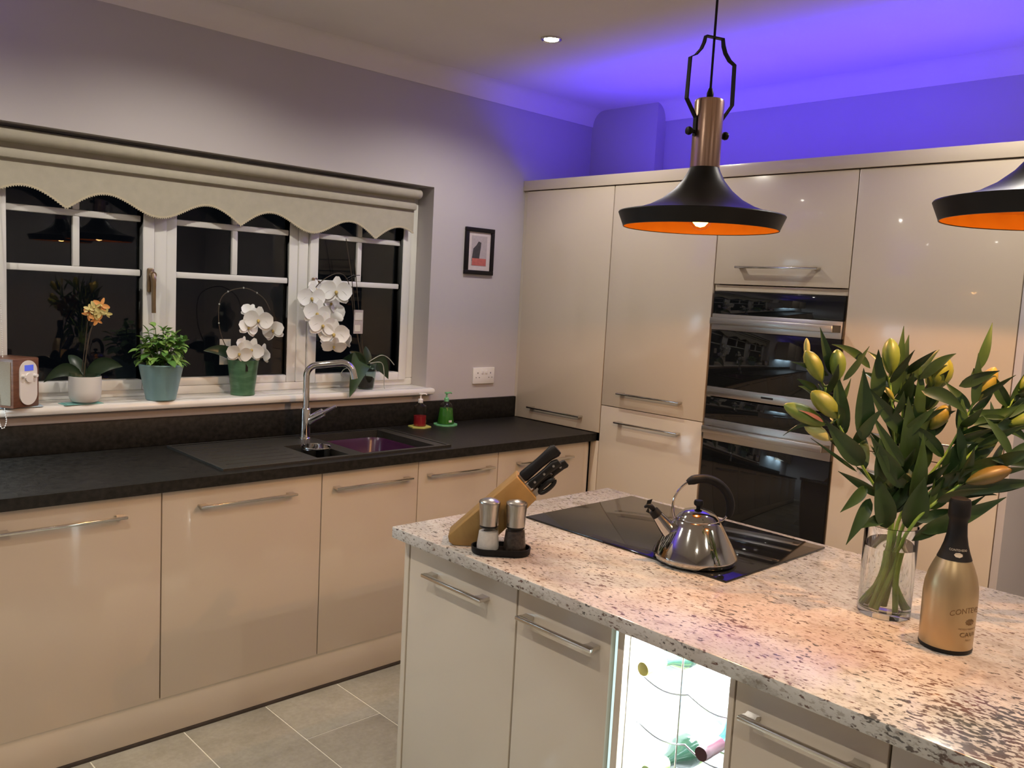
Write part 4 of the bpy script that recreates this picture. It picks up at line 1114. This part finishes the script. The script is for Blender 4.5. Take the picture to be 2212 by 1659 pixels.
obj('red_band', B().box(-.046, .048, -.0076, -.0066, -.072, -.036), 'print_red', mt, 0)
so = thing('wall_socket', 'white double wall socket above the worktop corner', 'socket', (-.231, 0, 1.139))
obj('plate', B().box(-.073, .073, -.011, -.0008, -.043, .043, .003), 'white_plastic', so)
for s in (-1, 1):
    obj('switch', B().box(s * .013 - .0065, s * .013 + .0065, -.0145, -.011, .010, .029, .0015), 'white_plastic', so)
    cx_ = s * .044
    for a, c, q, e in ((cx_ - .002, cx_ + .002, .010, .018), (cx_ - .0135, cx_ - .0085, -.0115, -.0075), (cx_ + .0085, cx_ + .0135, -.0115, -.0075)):
        obj('pin_hole', B().box(a, c, -.0114, -.0109, q, e), 'matt_black', so, 0)

# ------------------------------------------------------------------ things on the window sill
SZ = 1.0902
rd = thing('tabletop_radio', 'small wooden radio with white oval control panel at the left sill end', 'radio', (-2.352, -.030, SZ + .003), math.radians(32))
# local x runs along the control face from the near vertical corner towards the right; y goes back
rw, rdp, rh = .112, .125, .172
# corner at origin-left
obj('cabinet', B().box(-rw, 0, 0, rdp, 0, rh, .004), 'radio_wood', rd)
obj('grille', B().box(-rw - .003, -rw + .001, .010, rdp - .008, .010, rh - .012, .001), 'radio_grille', rd)
ovp = []
ow, ohh = .038, .078
for k in range(17):
    a = PI * k / 16; ovp.append((-.050 + ow * math.cos(a), rh / 2 + (ohh - ow) + ow * math.sin(a)))
for k in range(17):
    a = PI + PI * k / 16; ovp.append((-.050 + ow * math.cos(a), rh / 2 - (ohh - ow) + ow * math.sin(a)))
pn = obj('control_panel', B().prism(ovp, -.004, .0005, 'y'), 'white_plastic', rd)
obj('display', B().box(-.068, -.030, -.0052, -.004, .128, .148), 'lcd_blue', pn, 0)
obj('centre_dial', B().lathe([(0, -.009), (.016, -.009), (.0165, -.004), (0, -.004)], 24, (-.050, 0, .104), 'y'), 'white_plastic', pn)
for s in (-1, 1): obj('knob', B().lathe([(0, -.016), (.0055, -.016), (.0065, -.004), (0, -.004)], 16, (-.050 + s * .026, 0, .110), 'y'), 'white_plastic', pn)
tag(obj('cloth_mat', B().prism(rrect(-2.51, -2.34, -.043, .06, .01), SZ, SZ + .0025, 'z'), 'pale_blue_mat'), 'pale blue mat under the radio', 'mat')
tm = obj('napkin', B().box(-.075, .062, -.030, .034, 0, .0015).box(-.066, .058, -.026, .030, .0016, .003), 'teal_mat', None, 0, loc=(-2.200, -.008, SZ), rot=(0, 0, .10))
tag(tm, 'folded teal paper under the white orchid pot', 'napkin')

def petal_b(L, W_, cup=.2, tipw=.5):
    n = 7; vs, fs = [], []
    for i in range(n + 1):
        q = i / n
        w = W_ / 2 * (math.sin(PI * min(1, q ** tipw * .97 + .02)) ** .55) if i < n else W_ * .16
        if i == 0: w = W_ * .10
        for k in range(-2, 3):
            s = k / 2
            vs.append((w * s, -cup * L * (q * q * .6) - .12 * W_ * (abs(s) ** 2) * math.sin(PI * q), L * q))
    for i in range(n):
        for k in range(4): a = i * 5 + k; fs.append((a, a + 1, a + 6, a + 5))
    m = len(vs); vs2 = [(x_, y_ + .0006, z_) for x_, y_, z_ in vs]
    fs2 = [tuple(m + i for i in f_[::-1]) for f_ in fs]
    edge = []
    for i in range(n): edge.append((i * 5, i * 5 + 5, m + i * 5 + 5, m + i * 5)); edge.append((i * 5 + 4, m + i * 5 + 4, m + i * 5 + 9, i * 5 + 9))
    return vs + vs2, fs + fs2 + edge
PM = {}
def flower(parent, loc, yaw, pitch, size, roll=0, mat='orchid_white', lipmat='orchid_lip', narrow=False):
    """orchid bloom facing local -y; five tepals and a lip, tepals are sub-parts"""
    key = (round(size, 4), mat, lipmat, narrow)
    if key not in PM:
        big = B().add(*petal_b(size * .54, size * (.30 if narrow else .64), -.05, .95)); sep = B().add(*petal_b(size * .52, size * (.22 if narrow else .36), .06, .85))
        lip = B().lathe([(0, 0), (.07 * size, .01 * size), (.085 * size, .06 * size), (.05 * size, .12 * size), (.025 * size, .18 * size), (0, .2 * size)], 10, (0, 0, 0)).xf(Matrix.Rotation(math.radians(118), 4, 'X') @ Matrix.Scale(.72, 4))
        lip.add([(-.05 * size, -.06 * size, -.06 * size), (0, -.10 * size, -.10 * size), (.05 * size, -.06 * size, -.06 * size), (0, -.03 * size, -.02 * size), (0, -.08 * size, -.13 * size)], [(0, 4, 3), (3, 4, 2), (0, 1, 4), (1, 2, 4)])
        PM[key] = (mesh('petal', big, mat, 60), mesh('sepal', sep, mat, 60), mesh('lip', lip, lipmat, 60))
    big, sep, lip = PM[key]
    core = obj('flower', lip, None, parent); core.location = loc
    core.rotation_euler = (Matrix.Rotation(yaw, 4, 'Z') @ Matrix.Rotation(pitch, 4, 'X') @ Matrix.Rotation(roll, 4, 'Y')).to_euler()
    for a in (0, 2.25, -2.25): obj('sepal', sep, None, core, loc=(0, .003, 0), rot=(0, a, 0))
    for a in (1.42, -1.42): obj('petal', big, None, core, loc=(0, -.001, 0), rot=(0, a, 0))
    return core
def strap_leaf(parent, p0, p1, w, bow, mat='orchid_leaf', dirn=None):
    b = leaf_b(p0, p1, w, bow, .0, 10, dirn, True)
    return obj('leaf', b, mat, parent, 60)
# white pot with yellow orchid
o1 = thing('potted_orchid', 'yellow and orange orchid in a small white pot beside the radio', 'plant', (-2.192, -.004, SZ + .0032), -.2)
obj('pot', B().lathe([(0, 0), (.034, 0), (.046, .006), (.0535, .020), (.0555, .045), (.0560, .098), (.0535, .0985), (.0525, .085), (0, .085)], 40), 'pot_white', o1)
obj('soil', B().lathe([(0, .086), (.050, .0855), (.0525, .0853), (.045, .092), (.02, .094), (0, .095)], 24), 'soil', o1)
obj('inner_liner', B().lathe([(.0525, .085), (.055, .112), (.0535, .112), (.0515, .086)], 28, closed=True), 'pot_glass', o1)
s_pts = smooth_pts([(-.004, 0, .09), (.004, 0, .18), (.020, .004, .27), (.044, .004, .325)], 6)
obj('stem', B().tube(s_pts, .0022, 8), 'stem_brown', o1)
obj('stake', B().tube([(-.012, .006, .09), (.010, .010, .30)], .0014, 6), 'stem_brown', o1)
strap_leaf(o1, (.002, 0, .095), (.125, -.02, .135), .052, .22)
strap_leaf(o1, (-.004, 0, .095), (-.135, .0, .075), .045, .28)
strap_leaf(o1, (0, .0, .095), (-.05, .05, .17), .04, .1)
for (dx, dz, sz, mt_, yw, rl) in ((.012, .345, .040, 'orchid_yellow', .4, .2), (.030, .352, .046, 'orchid_yellow', -.3, 1.0), (.052, .360, .058, 'orchid_orange', .2, .4), (.048, .335, .044, 'orchid_yellow', .3, 2.0), (.068, .332, .040, 'orchid_yellow', -.2, .3), (.030, .328, .042, 'orchid_yellow', .5, 1.4), (.010, .325, .046, 'orchid_orange', -.4, .8), (.040, .306, .044, 'orchid_orange', .2, 2.2)):
    flower(o1, (dx, -.012 + random.uniform(-.01, .01), dz), yw, random.uniform(-.3, .3), sz, rl, mt_, 'orchid_yellow', True)
# basil
o2 = thing('potted_basil', 'bushy green basil in a pale aqua pot on the sill', 'plant', (-1.912, .0, SZ), VIEW + .3)
obj('pot', B().lathe([(0, 0), (.052, 0), (.0555, .003), (.0815, .132), (.0845, .136), (.0845, .141), (.0795, .141), (.075, .125), (0, .125)], 44), 'pot_aqua', o2)
obj('soil', B().lathe([(0, .126), (.074, .1255), (.07, .130), (0, .133)], 28), 'soil', o2)
def basil_leaf(mat):
    n = 5; vs, fs = [], []
    for i in range(n + 1):
        q = i / n; w = .5 * math.sin(PI * min(.999, q ** .8 + .001)) ** .8 * .62
        for k in (-1, 0, 1): vs.append((w * k, q, -.25 * q * q + (.10 * abs(k) * math.sin(PI * q))))
    for i in range(n):
        for k in range(2): a = i * 3 + k; fs.append((a, a + 1, a + 4, a + 3))
    m = len(vs); vs += [(a, c, d - .02) for a, c, d in vs]; fs += [tuple(m + i for i in f_[::-1]) for f_ in fs]
    return mesh('leaf', B().add(vs, fs), mat, 60)
bl1, bl2 = basil_leaf('basil_leaf'), basil_leaf('basil_leaf_dark')
stm = B()
tips = []
for k in range(17):
    a = 2 * PI * k * .618; r = .075 * math.sqrt((k + .5) / 17)
    top = Vector((r * 1.25 * math.cos(a), r * 1.25 * math.sin(a), .285 - .9 * r + random.uniform(-.02, .018)))
    if k in (2, 3, 5): top.z += .018
    pts = smooth_pts([(r * .5 * math.cos(a), r * .5 * math.sin(a), .128), (r * .9 * math.cos(a), r * .9 * math.sin(a), .19), top], 4)
    stm.tube(pts, .0016, 6); tips.append(pts)
obj('stems', stm, 'stem_green', o2)
cnt = 0
for pts in tips:
    for lev in range(4):
        p = pts[len(pts) - 1 - lev * 2]
        for s in range(3 if lev < 2 else 2):
            a = random.uniform(0, 2 * PI); L = random.uniform(.036, .054) * (.75 if lev == 0 else 1)
            lf = obj('leaf', bl1 if random.random() < .62 else bl2, None, o2, loc=p + Vector((0, 0, random.uniform(-.008, .008))))
            lf.rotation_euler = (random.uniform(-.5, .7) + (.45 if lev == 0 else 0), random.uniform(-.4, .4), a); lf.scale = (L, L, L); cnt += 1
for k in range(30):       # overhanging rim leaves
    a = 2 * PI * k / 30 + random.uniform(-.1, .1); L = random.uniform(.034, .05); r = random.uniform(.055, .085)
    lf = obj('leaf', bl1 if random.random() < .6 else bl2, None, o2, loc=(r * math.cos(a), r * math.sin(a), random.uniform(.150, .205)))
    lf.rotation_euler = (random.uniform(-.6, .2), random.uniform(-.3, .3), a - PI / 2 + random.uniform(-.6, .6)); lf.scale = (L, L, L)
# green pot orchid
o3 = thing('potted_orchid', 'white orchid in a ridged green pot with a card behind it', 'plant', (-1.556, .032, SZ), 0)
obj('pot', B().lathe([(0, 0), (.048, 0), (.0505, .004), (.049, .018), (.052, .045), (.0535, .05), (.058, .10), (.0635, .142), (.0655, .150), (.0620, .150), (.058, .13), (0, .13)], 44), 'pot_green', o3)
obj('soil', B().lathe([(0, .131), (.057, .1305), (.05, .137), (0, .14)], 24), 'soil', o3)
obj('gift_card', B().box(-.086, -.038, .040, .0415, .125, .232), 'card', o3, 0)
obj('name_tag', B().box(-.018, -.008, -.0605, -.0595, .105, .140), 'matt_black', o3, 0)
sp3 = smooth_pts([(-.01, .01, .14), (-.07, .012, .20), (-.105, .01, .30), (-.094, .008, .41), (-.005, .0, .449), (.075, -.01, .415), (.108, -.02, .36)], 6)
obj('stem', B().tube(sp3, .0019, 8), 'stem_brown', o3)
for q in (12, 16, 20, 24, 28): obj('bud_node', B().lathe([(0, -.004), (.0035, -.001), (.003, .003), (0, .005)], 8, sp3[q]), 'root_grey', o3)
for (dx, dy, dz, sz, yw, pt, rl) in ((.047, -.035, .318, .112, -.45, .15, .1), (.015, -.01, .285, .085, .1, -.1, .3), (.118, -.03, .275, .098, -1.0, .1, -.3), (-.047, -.06, .180, .096, -.35, .3, .2), (.006, -.065, .196, .098, -.9, .1, .3), (.06, -.06, .180, .084, -1.4, .1, .3), (.025, .0, .352, .07, -.3, -.3, .5), (-.025, -.04, .215, .07, .4, .1, .3)):
    flower(o3, (dx, dy, dz), yw, pt, sz, rl)
strap_leaf(o3, (-.01, .01, .14), (-.16, .03, .185), .045, .15)
strap_leaf(o3, (.01, .01, .14), (.10, .03, .165), .045, .15)
# glass pot orchid
o4 = thing('potted_orchid', 'tall white orchid spray with dark stakes in a clear pot near the tap', 'plant', (-.935, .038, SZ), 0)
obj('pot', B().lathe([(0, 0), (.036, 0), (.038, .003), (.052, .118), (.055, .122), (.0535, .124), (.050, .118), (.036, .006), (0, .005)], 40), 'pot_glass', o4)
obj('bark', B().lathe([(0, .006), (.0345, .0065), (.0395, .05), (.030, .058), (0, .062)], 24), 'soil', o4)
obj('stake', B().tube([(-.004, .02, .06), (-.060, .02, .36), (-.085, .02, .53), (-.121, .02, .695)], .0019, 6), 'stem_brown', o4)
obj('stake', B().tube([(.006, .012, .06), (-.050, .01, .40), (-.078, .01, .60)], .0017, 6), 'stem_brown', o4)
obj('clip', B().tube([(-.125, .012, .508), (-.080, .012, .530), (-.045, .012, .532)], .0019, 6), 'matt_black', o4)
obj('clip', B().tube([(-.105, .016, .505), (-.070, .012, .524), (-.07, .012, .548)], .0019, 6), 'matt_black', o4)
sp4 = smooth_pts([(-.004, .01, .10), (-.06, .015, .30), (-.10, .01, .48), (-.16, .0, .535), (-.25, -.005, .50), (-.30, -.01, .44), (-.29, -.01, .36), (-.26, -.015, .30), (-.19, -.02, .245)], 6)
obj('stem', B().tube(sp4, .0021, 8), 'stem_brown', o4)
obj('care_tag', B().box(-.085, -.035, -.012, -.011, .262, .372), 'print_grey', o4, 0)
obj('tag_print', B().box(-.080, -.040, -.0135, -.0125, .325, .360), 'card', o4, 0)
obj('tag_print', B().box(-.080, -.050, -.0135, -.0125, .272, .302), 'card', o4, 0)
for (dx, dy, dz, sz, yw, pt, rl) in ((-.201, -.04, .452, .132, -.45, .05, .05), (-.313, -.02, .418, .122, -.1, .05, .0), (-.292, -.035, .352, .120, -.15, .1, .2), (-.267, -.045, .300, .122, -.2, .1, .2), (-.216, -.055, .262, .130, -.5, .1, .05), (-.210, -.05, .208, .105, -.45, .75, .1), (-.188, .005, .352, .112, 2.2, .1, .2), (-.140, -.03, .243, .100, -1.6, .1, .1), (-.205, -.005, .398, .098, .2, .1, .5), (-.285, -.005, .460, .085, .3, -.2, .3)):
    flower(o4, (dx, dy, dz), yw, pt, sz, rl)
strap_leaf(o4, (-.045, -.02, .120), (-.155, -.105, -.022), .105, .36, 'orchid_leaf_pale')
strap_leaf(o4, (.0, .0, .10), (-.165, .0, .110), .07, .20)
strap_leaf(o4, (.01, .0, .11), (.115, -.02, .045), .080, .38)
strap_leaf(o4, (.0, .01, .11), (.012, .03, .20), .05, .0)
strap_leaf(o4, (-.005, .01, .11), (-.075, .03, .175), .05, .06)
obj('aerial_root', B().tube(smooth_pts([(.0, -.02, .13), (.06, -.025, .160), (.10, -.03, .150), (.135, -.035, .115)], 5), .0022, 7), 'root_grey', o4)
obj('aerial_root', B().tube(smooth_pts([(.0, -.03, .125), (.055, -.04, .128), (.070, -.045, .09), (.074, -.045, .02), (.078, -.045, .004)], 5), .002, 7), 'root_grey', o4)
obj('aerial_root', B().tube(smooth_pts([(-.07, -.02, .11), (-.13, -.02, .10), (-.15, -.02, .075), (-.135, -.02, .06)], 5), .0018, 7), 'root_grey', o4)
